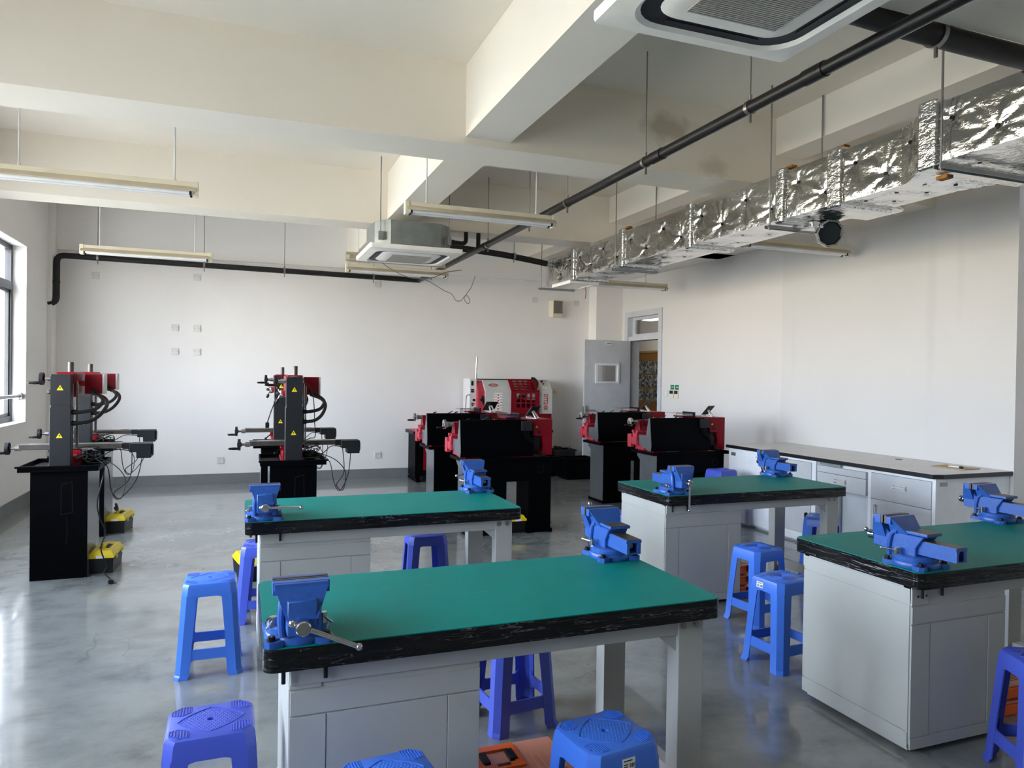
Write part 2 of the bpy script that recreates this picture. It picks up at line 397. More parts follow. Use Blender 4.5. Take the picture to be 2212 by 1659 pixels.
# ================================================================== the setting
def build_room():
    b = MB(); b.box(XL - 0.24, YF - 0.2, -0.12, 9.4, 15.2, 0.0); struct(b, 'floor', m_floor)
    b = MB(); b.box(XL - 0.24, YF - 0.2, ZC, XR + 0.24, YB + 0.2, ZC + 0.15); struct(b, 'ceiling', m_ceil)
    # left wall with its windows
    b = MB(); ys = sorted(WINS); cur = YF - 0.2
    for a, c in ys:
        b.box(XL - 0.24, cur, 0, XL, a, ZC); b.box(XL - 0.24, a, 0, XL, c, WZ0); b.box(XL - 0.24, a, WZ1, XL, c, ZC); cur = c
    b.box(XL - 0.24, cur, 0, XL, YB + 0.2, ZC)
    struct(b, 'wall_left', m_wall)
    b = MB(); b.box(XL, YB, 0, XR + 0.24, YB + 0.2, ZC); struct(b, 'wall_back', m_wall)
    b = MB(); b.box(XL, YB - 0.045, 3.0, 5.219, YB, ZC); struct(b, 'trim_1', m_wall)
    b = MB(); b.box(5.219, 10.141, 0, XR, YB, ZC); struct(b, 'trim_2', m_wall)          # corner column
    b = MB(); b.box(XL, 10.17, 0, XL + 0.05, YB, ZC); struct(b, 'trim_3', m_wall)         # thin pilaster in the left corner
    # right wall: door bay, patched bay, recess near the camera
    b = MB(); D0, D1, DZ = 9.03, 9.97, 2.47
    b.box(XR, 6.486, 0, XR + 0.2, D0, ZC); b.box(XR, D1, 0, XR + 0.2, YB + 0.2, ZC); b.box(XR, D0, DZ, XR + 0.2, D1, ZC)
    b.box(XR + 0.26, YF, 0, XR + 0.46, 3.87, ZC)
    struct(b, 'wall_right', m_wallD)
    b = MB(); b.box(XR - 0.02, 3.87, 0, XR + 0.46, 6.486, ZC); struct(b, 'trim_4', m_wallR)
    b = MB(); b.box(XL - 0.24, YF - 0.2, 0, XR + 0.46, YF, ZC); struct(b, 'wall_front', m_wall)
    # ceiling beams
    n = 5
    for y0, y1, z in ((1.85, 2.25, 3.04), (4.6, 5.0, 3.04), (7.35, 7.7, 3.04), (-0.9, -0.5, 3.04), (-3.6, -3.2, 3.04)):
        b = MB(); b.box(XL, y0, z, XR, y1, ZC); struct(b, 'trim_%d' % n, m_ceil); n += 1
    for x0, x1, z in ((1.375, 1.69, 3.09), (3.93, 4.19, 3.275)):
        b = MB(); b.box(x0, YF, z, x1, YB - 0.045, ZC - 0.001); struct(b, 'trim_%d' % n, m_ceil); n += 1
    b = MB(); b.box(5.36, 6.486, 3.04, XR, YB - 0.26, ZC - 0.001); struct(b, 'trim_%d' % n, m_wall); n += 1
    # skirting
    b = MB(); b.box(XL, YB - 0.012, 0, 5.219, YB, 0.138); struct(b, 'baseboard_back', m_base)
    b = MB(); b.box(XL, YF, 0, XL + 0.012, YB, 0.138); struct(b, 'baseboard_left', m_base)
    b = MB(); b.box(XR - 0.012, 6.486, 0, XR, 8.96, 0.138); struct(b, 'baseboard_right', m_base)
    # windows
    for i, (a, c) in enumerate(WINS):
        f = MB(); x0, x1 = XL - 0.19, XL - 0.13; w = 0.055
        f.box(x0, a, WZ0, x1, a + w, WZ1); f.box(x0, c - w, WZ0, x1, c, WZ1); f.box(x0, a + w, WZ0, x1, c - w, WZ0 + w + .02); f.box(x0, a + w, WZ1 - w, x1, c - w, WZ1)
        f.box(x0 + 0.001, a + w, 2.36, x1 + 0.012, c - w, 2.36 + 0.09)
        m = (a + c) / 2
        f.box(x0 + 0.002, m - 0.03, WZ0 + w, x1 - 0.002, m + 0.03, 2.36)
        # sliding sash rims
        for s0, s1 in ((a + w, m - 0.03), (m + 0.03, c - w)):
            for z0, z1 in ((WZ0 + w + .02, 2.36), ):
                f.box(x0 + .014, s0, z0, x1 - .014, s0 + .028, z1); f.box(x0 + .014, s1 - .028, z0, x1 - .014, s1, z1)
                f.box(x0 + .014, s0, z0, x1 - .014, s1, z0 + .03); f.box(x0 + .014, s0, z1 - .03, x1 - .014, s1, z1)
        wf = struct(f, 'window_%d' % (i + 1), m_alu)
        g = MB(); g.box(x0 + 0.027, a + w, WZ0 + w, x0 + 0.033, c - w, WZ1 - w); g.done('pane', m_glass, wf)
        r = MB(); r.box(XL - 0.129, a + 0.001, WZ0, XL + 0.012, c - 0.001, WZ0 + 0.012); r.done('sill', m_wall, wf)
    # door
    F = MB()
    F.box(XR - 0.02, 8.965, 0, XR + 0.2, 9.055, 2.535); F.box(XR - 0.02, 9.945, 0, XR + 0.2, 10.035, 2.535); F.box(XR - 0.02, 9.055, 2.45, XR + 0.2, 9.945, 2.535)
    F.box(XR + 0.0, 9.055, 2.085, XR + 0.2, 9.945, 2.15)
    for y0, y1, z0, z1 in ((9.055, 9.14, 2.15, 2.45), (9.86, 9.945, 2.15, 2.45), (9.14, 9.86, 2.15, 2.19), (9.14, 9.86, 2.41, 2.45)):
        F.box(XR + 0.07, y0, z0, XR + 0.12, y1, z1)
    d = struct(F, 'door_1', m_door)
    g = MB(); g.box(XR + .092, 9.14, 2.19, XR + .098, 9.86, 2.41); g.done('transom_pane', m_clear, d)
    L = MB(); L.prism(rect(4.905, 0.012, 5.70, 2.085), 9.895, 9.935, 'y', [rect(5.115, 1.44, 5.475, 1.70)])
    L.box(5.705, 9.06, 0.0, 5.72, 9.08, 2.08)
    lf = L.done('door_leaf', m_door, d)
    t = MB(); t.prism(rrect(5.09, 1.415, 5.50, 1.725, .01), 9.875, 9.955, 'y', [rect(5.12, 1.445, 5.47, 1.695)]); t.done('lite_frame', m_cabw, lf)
    t = MB(); t.box(5.115, 9.912, 1.44, 5.475, 9.918, 1.70); t.done('lite_pane', m_clear, lf)
    t = MB(); t.box(4.925, 9.885, 0.86, 4.975, 9.895, 1.07, .003); t.cyl((4.95, 9.885, 1.0), (4.95, 9.835, 1.0), .011); t.box(4.94, 9.825, .99, 5.07, 9.842, 1.012, .005)
    t.box(4.90, 9.90, .92, 4.9045, 9.93, 1.06)
    t.done('door_handle', m_iron, lf)
    t = MB(); t.box(5.265, 9.889, 2.018, 5.36, 9.895, 2.058); t.done('plate', m_paper, lf)
    t = MB()
    for k in range(4): t.box(5.278 + k * .02, 9.8875, 2.030, 5.291 + k * .02, 9.889, 2.046)
    t.done('plate_lettering', m_ink, lf)
    # corridor beyond the door
    b = MB(); b.box(7.55, 6.2, 0, 7.7, 15.0, 3.0); b.box(5.9, 15.0, 0, 7.7, 15.2, 3.0); b.box(5.9, 6.0, 0, 7.7, 6.2, 3.0); b.box(XR, YB + .2, 0, XR + .2, 15.0, 3.0)
    struct(b, 'wall_corridor', m_wall)
    b = MB(); b.box(XR + .2, 6.0, 3.0, 7.7, 15.2, 3.1); struct(b, 'trim_%d' % n, m_ceil)
build_room()

# ================================================================== outside the windows
def build_outside():
    b = MB(); b.box(-60, -40, -3.7, XL - .5, 60, -3.5); struct(b, 'trim_20', m_ground)
    t = thing('building', 'cream rendered building seen through the left window', 'building', (-18, 46, -3.5))
    b = MB(); b.box(-14, 0, 0, 11, 10, 15); b.done('wall', m_facade, t)
    for z in (0.8, 4.1, 7.4, 10.7):
        for x in range(-13, 10, 4):
            w = MB(); w.box(x, -.05, z, x + 1.7, .06, z + 1.7); w.done('window', m_fwin, t)
    for z in (3.3, 6.6, 9.9):
        w = MB(); w.box(-14, -.18, z, 11, 0, z + .3); w.done('ledge', m_facade, t)
build_outside()

# ================================================================== wall and ceiling services
def handrail():
    t = thing('handrail', 'polished steel safety rail across the window on the left', 'handrail', (XL - .05, 8.6, 1.21))
    b = MB(); b.cyl((0, -.649, 0), (0, .668, 0), .022, n=20); b.done('tube', m_steel, t)
    for y in (-.648, .648):
        s = 1 if y > 0 else -1
        b = MB(); b.lathe([(.026, -.035), (.046, -.03), (.048, 0), (.046, .02)], (0, y, 0), (0, s, 0)); b.done('flange', m_steel, t)
handrail()

def wall_boxes():
    def plate(label, x, z, kind, grp=None):
        t = thing('socket_plate' if kind != 'blank' else 'junction_plate', label, 'wall plate' if kind == 'blank' else 'socket', (x, YB, z), 0, grp)
        s = .043
        b = MB(); b.box(-s, -.012, -s, s, 0, s, .002); b.done('plate', m_white, t)
        if kind == 'blank':
            for q in (-.03, .03):
                b = MB(); b.cyl((q, -.0126, 0), (q, -.0118, 0), .004, n=8); b.done('screw', m_rod, t)
        else:
            b = MB()
            for q, a in ((-.012, .5), (.012, -.5), (0, 0)):
                z = -.018 if a == 0 else .016
                b.obox(Vector((q, -.0122, z)), (.004, .002, .013), Matrix.Rotation(a * (1 if kind == 'socket' else 0), 3, 'Y'))
            b.done('slot', m_ink, t)
        return t
    plate('blank white plate high in the left corner of the back wall', -1.754, 2.706, 'blank')
    plate('blank white plate high on the back wall above the four grouped plates', -.58, 2.756, 'blank')
    plate('blank white plate under the dangling cables by the far ceiling unit', 1.81, 2.804, 'blank')
    plate('blank white plate left of the wall speaker', 4.27, 2.703, 'blank')
    plate('blank white plate right of the wall speaker near the column', 4.995, 2.682, 'blank')
    g = 'four blank plates in a square'
    plate('upper left blank plate of the square of four on back wall', -.836, 2.079, 'blank', g)
    plate('upper right blank plate of the square of four on back wall', -.572, 2.079, 'blank', g)
    plate('lower left blank plate of the square of four on back wall', -.834, 1.767, 'blank', g)
    plate('lower right blank plate of the square of four on back wall', -.571, 1.767, 'blank', g)
    plate('low wall socket above skirting between the milling machines', -.266, .318, 'socket')
    plate('low wall socket with two slots, right of the right-hand milling machine', 1.848, .334, 'slots')
    t = thing('isolator_box', 'beige isolator box on back wall right of the enclosed lathe', 'switch', (4.60, YB, 1.265))
    b = MB(); b.box(-.065, -.055, -.065, .065, 0, .065, .006); b.done('body', m_cream, t)
    b = MB(); b.cyl((0, -.056, 0), (0, -.07, 0), .024); b.box(-.006, -.078, -.022, .006, -.07, .022); b.done('knob', m_refl, t)
    # speaker
    t = thing('wall_speaker', 'cream wall speaker with brown-grey cloth front on back wall', 'speaker', (4.62, YB, 2.585))
    b = MB(); b.prism([(-.105, 0), (.105, 0), (.085, -.10), (-.075, -.10)], -.145, .115, 'z'); b.done('cabinet', m_cream, t)
    b = MB(); b.prism([(-.068, -.10), (.08, -.10), (.08, -.108), (-.068, -.108)], -.085, .112, 'z'); b.done('speaker_cloth', M('taupe_speaker_cloth', (122, 112, 106), .9, 0, .1, 60, .3, 400), t)
    b = MB(); b.box(-.03, -.03, .115, .04, 0, .14); b.done('bracket', m_cream, t)
    # right wall by the door
    t = thing('light_switch', 'white rocker light switch right of the open door', 'switch', (XR, 8.835, 1.29))
    b = MB(); b.box(-.01, -.043, -.043, 0, .043, .043, .002); b.done('plate', m_white, t)
    b = MB(); b.box(-.014, -.022, -.028, -.01, .022, .028); b.done('rocker', m_cabw, t)
    for y, w in ((8.69, 'left'), (8.575, 'right')):
        t = thing('air_conditioner_control', 'cream air conditioner control with dark screen, %s of the pair by the door' % w, 'control panel', (XR, y, 1.285), 0, 'air conditioner controls')
        b = MB(); b.box(-.018, -.052, -.06, 0, .052, .06, .003); b.done('case', m_cream, t)
        b = MB(); b.box(-.0195, -.042, .005, -.018, .042, .05); b.done('screen', m_dark, t)
        s = thing('sticker', 'green sticker with white line, %s of the pair above the controls' % w, 'sticker', (XR, y, 1.383), 0, 'green stickers')
        b = MB(); b.box(-.002, -.045, -.033, 0, .045, .033); b.done('sheet', m_grn, s)
        b = MB(); b.box(-.003, -.03, -.004, -.002, .02, .006); b.prism([(-.036, .001), (-.022, .014), (-.022, -.012)], -.003, -.002, 'x'); b.done('arrow', m_paper, s)
wall_boxes()

def lights():
    def fixture(label, x, y, z, L=1.25, rods=(.17, 1.08), top=ZC):
        t = thing('fluorescent_light', label, 'ceiling light', (x, y, z), 0, 'hanging fluorescent lights')
        b = MB(); b.box(0.03, -.022, -.002, L - .03, .022, .042, .003); b.done('channel', m_cream, t)
        b = MB()
        for s in (-1, 1):
            b.quadsolid([(0.012, s * .022, 0.006), (L - .012, s * .022, 0.006), (L - .012, s * .07, -.032), (0.012, s * .07, -.032)],
                        [(0.012, s * .022, 0.010), (L - .012, s * .022, 0.010), (L - .012, s * .072, -.028), (0.012, s * .072, -.028)])
        b.done('reflector', m_refl, t)
        for s in (-1, 1):
            b = MB(); b.cyl((.035, s * .032, -.034), (L - .035, s * .032, -.034), .013, n=12); b.done('tube', m_tube, t)
        for x0 in (0, L - .035):
            b = MB(); b.box(x0, -.03, -.055, x0 + .035, .03, .046, .004); b.done('end_cap', m_cream, t)
        for x0 in (.04, L - .055):
            for s in (-1, 1):
                b = MB(); b.box(x0, s * .032 - .014, -.05, x0 + .014, s * .032 + .014, -.02); b.done('lamp_holder', m_blackg, t)
        for r in rods:
            b = MB(); b.cyl((r, 0, .042), (r, 0, top - z), .006, n=8); b.cyl((r, 0, .04), (r, 0, .06), .011, n=8); b.done('suspension_rod', m_white, t)
        return t
    fixture('white fluorescent fitting cut by left edge of view, nearer row', -1.545, 5.4, 2.755, rods=(.2, 1.1))
    fixture('white fluorescent fitting hung beneath the near crossing of ceiling beams', 1.138, 5.4, 2.775)
    fixture('white fluorescent fitting above the black pipe by the left wall', -1.57, 8.45, 2.745, rods=(.18, 1.08))
    fixture('stained fluorescent fitting hung in front of the door wall', 4.165, 8.45, 2.75, rods=(.92,))
    fixture('fluorescent fitting close to the right wall, behind the duct', 4.30, 5.45, 2.775, rods=(.97,))
    fixture('white fluorescent fitting below and behind the far ceiling unit', 1.12, 8.6, 2.755, rods=(.15, 1.08))
    # bare fitting behind the far unit
    t = thing('bare_light_fitting', 'bare beige light fitting without tubes beside the far ceiling unit', 'ceiling light', (1.115, 8.55, 2.87))
    b = MB(); b.prism([(-.04, -.055), (0, -.035), (0, .035), (-.04, .055), (-.05, .055), (-.012, .03), (-.012, -.03), (-.05, -.055)], 0, 1.2, 'x'); b.done('reflector', m_refl, t)
    b = MB(); b.box(.02, -.035, -.022, .05, -.008, .022); b.done('lamp_holder', m_cream, t)
    for r in (.15, 1.05):
        b = MB(); b.cyl((r, .0, .03), (r, 0, ZC - 2.87), .005, n=8); b.done('suspension_rod', m_white, t)
    t = thing('corridor_light', 'lit ceiling lamp seen through the glass above the door', 'ceiling light', (7.1, 11.62, 2.62))
    b = MB(); b.lathe([(.02, -.05), (.16, -.03), (.2, 0), (.2, .02)], (0, 0, 0)); b.done('diffuser', m_lamp, t)
    b = MB(); b.cyl((0, 0, .02), (0, 0, .38), .02); b.done('stem', m_white, t)
    t = thing('notice_board', 'brown notice board with pinned photographs in the corridor', 'notice board', (7.55, 12.3, .6))
    b = MB(); b.box(-.03, -.9, 0, 0, .9, 1.42); b.done('board', m_wood, t)
    b = MB(); b.prism(rect(-.93, -.03, .93, 1.45), -.04, 0, 'x', [rect(-.89, .01, .89, 1.41)]); b.done('frame', m_brown, t)
    for j in range(3):
        for i in range(5):
            b = MB(); b.box(-.033, -.8 + i * .33, .78 - j * .27 + .22, -.03, -.8 + i * .33 + .29, .78 - j * .27 + .46); tag(b.done('pinned_photograph', m_photo, None, loc=(7.55, 12.3, .6)), 'dark blue photograph pinned on the brown board in the corridor', 'photograph', 'photographs on the notice board')
lights()

def pipes():
    X, Z = 2.38, 2.872
    t = thing('drain_pipe', 'long black drain pipe along the ceiling turning at the back wall', 'pipe', (X, 10.2, Z))
    b = MB(); b.cyl((0, -9.4, 0), (0, 0.02, 0), .031, n=18)
    for y in (-7.6, -6.3, -4.2, -2.9): b.cyl((0, y, 0), (0, y - .12, 0), .036, n=18)
    b.done('pipe_run', m_blkpipe, t)
    b = MB(); b.elbow([(0, 0, 0), (-4.52, 0, .035), (-4.52, 0, -.56), (-4.595, 0, -.56)], .036, bend=.09)
    b.cyl((-4.52, 0, -.28), (-4.52, 0, -.31), .039); b.ball((0, 0, 0), .036)
    b.done('insulated_run', m_foam, t)
    def hanger(label, x, y, z, r, top, axis):
        h = thing('pipe_hanger', label, 'pipe hanger', (x, y, z), 0, 'clamps and rods holding pipes')
        b = MB(); b.cyl((0, 0, r), (0, 0, top - z), .0045, n=8); b.cyl((0, 0, r + .0), (0, 0, r + .03), .01, n=8); b.done('rod', m_rod, h)
        b = MB(); d = Vector((0, 1, 0)) if axis == 'y' else Vector((1, 0, 0))
        pts = 28; rr = r + .004
        for a, c in ((rr, r),):
            R = []
            for rad, o in ((c, -.012), (a, -.012), (a, .012), (c, .012)):
                u = Vector((0, 0, 1)); w = d.cross(u)
                R.append(b.ring(d * o, u, w, rad, pts))
            b.loft(R + [R[0]], cap=False)
        b.box(-.006, -.006, -r - .045, .006, .006, -r); b.done('clamp', m_iron, h)
    hanger('pipe clamp and rod nearest the camera on the black drain pipe', X, 2.98, Z, .032, ZC, 'y')
    hanger('pipe clamp and rod in front of the beam crossing, water stain behind it', X, 3.98, Z, .032, ZC, 'y')
    hanger('pipe clamp and rod on the drain pipe just beyond the first cross beam', X, 5.15, Z, .032, ZC, 'y')
    hanger('pipe clamp on the drain pipe behind the middle light fitting', X, 5.95, Z, .032, ZC, 'y')
    hanger('pipe clamp and rod on the drain pipe beside the far ceiling unit', X, 7.1, Z, .032, ZC, 'y')
    hanger('pipe clamp on the drain pipe just before its corner', X, 9.5, Z, .032, ZC, 'y')
    hanger('pipe clamp at the right end of the black pipe along the back wall', 1.72, 10.2, Z + .006, .037, ZC, 'x')
    hanger('pipe clamp in the middle of the black pipe along the back wall', .52, 10.2, Z + .014, .037, ZC, 'x')
    hanger('pipe clamp above the square of plates on the back wall pipe', -.48, 10.2, Z + .022, .037, ZC, 'x')
    hanger('pipe clamp at the left end of the black pipe along the back wall', -1.70, 10.2, Z + .031, .037, ZC, 'x')
    # insulated refrigerant lines
    t = thing('insulated_pipe', 'thick black insulated pipe from the near ceiling unit', 'pipe', (2.1, 2.31, 3.025))
    b = MB(); b.tube([(0, 0, .02), (.25, 0, .012), (.6, 0, 0), (1.2, 0, -.006), (2.5, 0, .0)], .05, 16, 6); b.done('insulation', m_foam, t)
    h = thing('pipe_hanger', 'large strap clamp round the thick insulated pipe near camera', 'pipe hanger', (2.83, 2.31, 3.025), 0, 'clamps and rods holding pipes')
    b = MB(); b.cyl((0, 0, .05), (0, 0, ZC - 3.025), .0045, n=8); b.done('rod', m_rod, h)
    b = MB(); R = []
    for rad, o in ((.052, -.012), (.058, -.012), (.058, .012), (.052, .012)): R.append(b.ring(Vector((o, 0, 0)), Vector((0, 0, 1)), Vector((0, 1, 0)), rad, 24))
    b.loft(R + [R[0]], cap=False); b.box(-.006, -.006, -.1, .006, .006, -.055); b.done('clamp', m_iron, h)
    t = thing('insulated_pipe', 'thick black insulated pipe from the far ceiling unit to the duct', 'pipe', (1.95, 7.45, 2.86))
    b = MB(); b.tube([(0, 0, 0), (.13, .18, .055), (.43, .42, .088), (.9, .52, .075), (1.25, .54, .04), (1.48, .54, .01)], .036, 14, 5); b.done('insulation', m_foam, t)
    b = MB(); b.tube([(1.44, .54, .012), (1.54, .54, .0)], .026, 12); b.done('flexible_end', m_rod, t)
    h = thing('pipe_hanger', 'strap clamp round the thick pipe near the far end of the duct', 'pipe hanger', (3.0, 7.975, 2.926), 0, 'clamps and rods holding pipes')
    b = MB(); b.cyl((0, 0, .036), (0, 0, ZC - 2.926), .0045, n=8); b.done('rod', m_rod, h)
    b = MB(); R = []
    for rad, o in ((.038, -.012), (.043, -.012), (.043, .012), (.038, .012)): R.append(b.ring(Vector((o, 0, 0)), Vector((0, 0, 1)), Vector((0, 1, 0)), rad, 24))
    b.loft(R + [R[0]], cap=False); b.box(-.005, -.005, -.075, .005, .005, -.04); b.done('clamp', m_iron, h)
    # condensate loop of the far unit
    t = thing('condensate_pipe', 'black condensate pipe looping from the far unit down into the drain', 'pipe', (1.9, 7.3, 2.93))
    b = MB(); b.elbow([(.0, .1, 0), (.33, .1, -.015), (.33, .1, .25), (.47, .1, .25), (.47, .1, -.045)], .023, bend=.05); b.cyl((.04, .1, -.002), (.20, .1, -.01), .028); b.done('pipe', m_foam, t)
    b = MB(); b.cyl((-.03, .1, 0), (.05, .1, 0), .02); b.done('stub', m_galv, t)
pipes()

def aircons():
    def unit(label, x0, y0, z, W, body_y=None, body_top=3.02):
        """cassette: square panel, slots round a grille; body of galvanised sheet above"""
        t = thing('ceiling_air_conditioner', label, 'air conditioner', (x0, y0, z))
        # panel: bevelled slab with a rounded square outlet slot
        h = W / 2; cx = h; cy = h
        b = MB(); o = .10 * W / .9
        outer = [(0, 0), (W, 0), (W, W), (0, W)]
        b.prism(rrect(0, 0, W, W, .02, 3), .028, .055, 'z', [rrect(o, o, W - o, W - o, .13, 6)])
        # sloping rim below
        top = [b.bm.verts.new((p[0], p[1], .028)) for p in rrect(0, 0, W, W, .02, 6)]
        lip = [b.bm.verts.new((p[0], p[1], .014)) for p in rrect(.004, .004, W - .004, W - .004, .02, 6)]
        mid = [b.bm.verts.new((p[0], p[1], .0)) for p in rrect(o - .02, o - .02, W - o + .02, W - o + .02, .14, 6)]
        inn = [b.bm.verts.new((p[0], p[1], .014)) for p in rrect(o, o, W - o, W - o, .13, 6)]
        b.loft([top, lip, mid, inn], cap=False)
        pn = b.done('panel', m_acw, t, angle=12)
        b = MB(); b.prism(rrect(o - .004, o - .004, W - o + .004, W - o + .004, .13, 6), .012, .027, 'z'); b.done('air_slot', m_dark, t)
        i = o + .07
        b = MB()
        r0 = [b.bm.verts.new((p[0], p[1], .0125)) for p in rrect(i - .012, i - .012, W - i + .012, W - i + .012, .10, 6)]
        r1 = [b.bm.verts.new((p[0], p[1], .004)) for p in rrect(i, i, W - i, W - i, .09, 6)]
        r2 = [b.bm.verts.new((p[0], p[1], -.002)) for p in rrect(i + .05, i + .05, W - i - .05, W - i - .05, .05, 6)]
        b.loft([r0, r1, r2]); b.done('centre_panel', m_acw, t)
        g = i + .085
        b = MB(); b.box(g, g, -.006, W - g, W - g, -.0025); b.done('grille_back', m_dark, t)
        b = MB(); n = 34
        for k in range(n + 1):
            y = g + (W - 2 * g) * k / n; b.box(g, y - .0035, -.010, W - g, y + .0035, -.004)
        for k in range(0, 13):
            x = g + (W - 2 * g) * k / 12; b.box(x - .002, g, -.009, x + .002, W - g, -.005)
        b.done('grille', m_grille, t)
        for s in range(4):   # louvre flaps in the slots
            b = MB(); b.box(o + .14, .016, 0, W - o - .14, .042, .005)
            f = b.done('louvre', m_dark, t)
            f.matrix_local = Matrix.Translation((cx, cy, .0085)) @ Matrix.Rotation(s * PI / 2, 4, 'Z') @ Matrix.Translation((-cx, -cy + o, 0))
        # body
        a = .075; c = .13; z0, z1 = .056, body_top - z
        P = [(a + c, a), (W - a - c, a), (W - a, a + c), (W - a, W - a - c), (W - a - c, W - a), (a + c, W - a), (a, W - a - c), (a, a + c)]
        b = MB(); b.prism(P, z0, z1, 'z')
        for k in range(3):
            x = a + c + .09 + k * .13
            b.box(x, a - .004, z0 + .09, x + .1, a + .002, z0 + .094); b.box(x, a - .004, z0 + .09, x + .004, a + .002, z1 - .035)
        bd = b.done('casing', m_galv, t)
        for sx, sy in ((0, 0), (1, 0), (0, 1), (1, 1)):
            px = a + c * .45 - .02 if sx == 0 else W - a - c * .45 + .02; py = a + c * .45 - .02 if sy == 0 else W - a - c * .45 + .02
            q = MB(); q.box(px - .02, py - .02, z0 + .05, px + .02, py + .02, z0 + .13); q.done('bracket', m_galv, t)
            if body_y is None or sy == 0:
                q = MB(); q.cyl((px, py, z0 + .05), (px, py, ZC - z - (0 if body_y is None else 0)), .006, n=8); q.done('suspension_rod', m_rod, t)
        return t
    unit('white ceiling cassette air conditioner at top right, near the camera', 1.232, 1.57, 2.834, .90, None, 3.09)
    unit('far ceiling cassette air conditioner with bare metal casing and loose wires', 1.10, 6.72, 2.675, .90, 1, 2.975)
    # dangling cables
    t = thing('cable', 'loose grey wires dangling below the far ceiling unit', 'cable', (1.2, 8.4, 2.8))
    b = MB()
    b.tube([(-.06, .0, .04), (.1, -.6, -.02), (.3, -.5, -.12), (.55, -.4, -.2), (.8, -.4, -.19), (1.0, -.3, -.1), (1.25, -.1, -.03)], .005, 6, 6)
    b.tube([(.55, -.4, -.2), (.75, -.4, -.22), (.95, -.4, -.32), (1.05, -.4, -.36), (1.1, -.4, -.43), (1.16, -.4, -.43), (1.2, -.4, -.38)], .004, 6, 6)
    b.tube([(1.2, -.4, -.38), (1.24, -.4, -.37), (1.27, -.4, -.43), (1.24, -.4, -.46), (1.2, -.4, -.40), (1.24, -.4, -.33), (1.30, -.35, -.26), (1.36, -.3, -.12)], .004, 6, 6)
    b.done('wire', m_rod, t)
aircons()

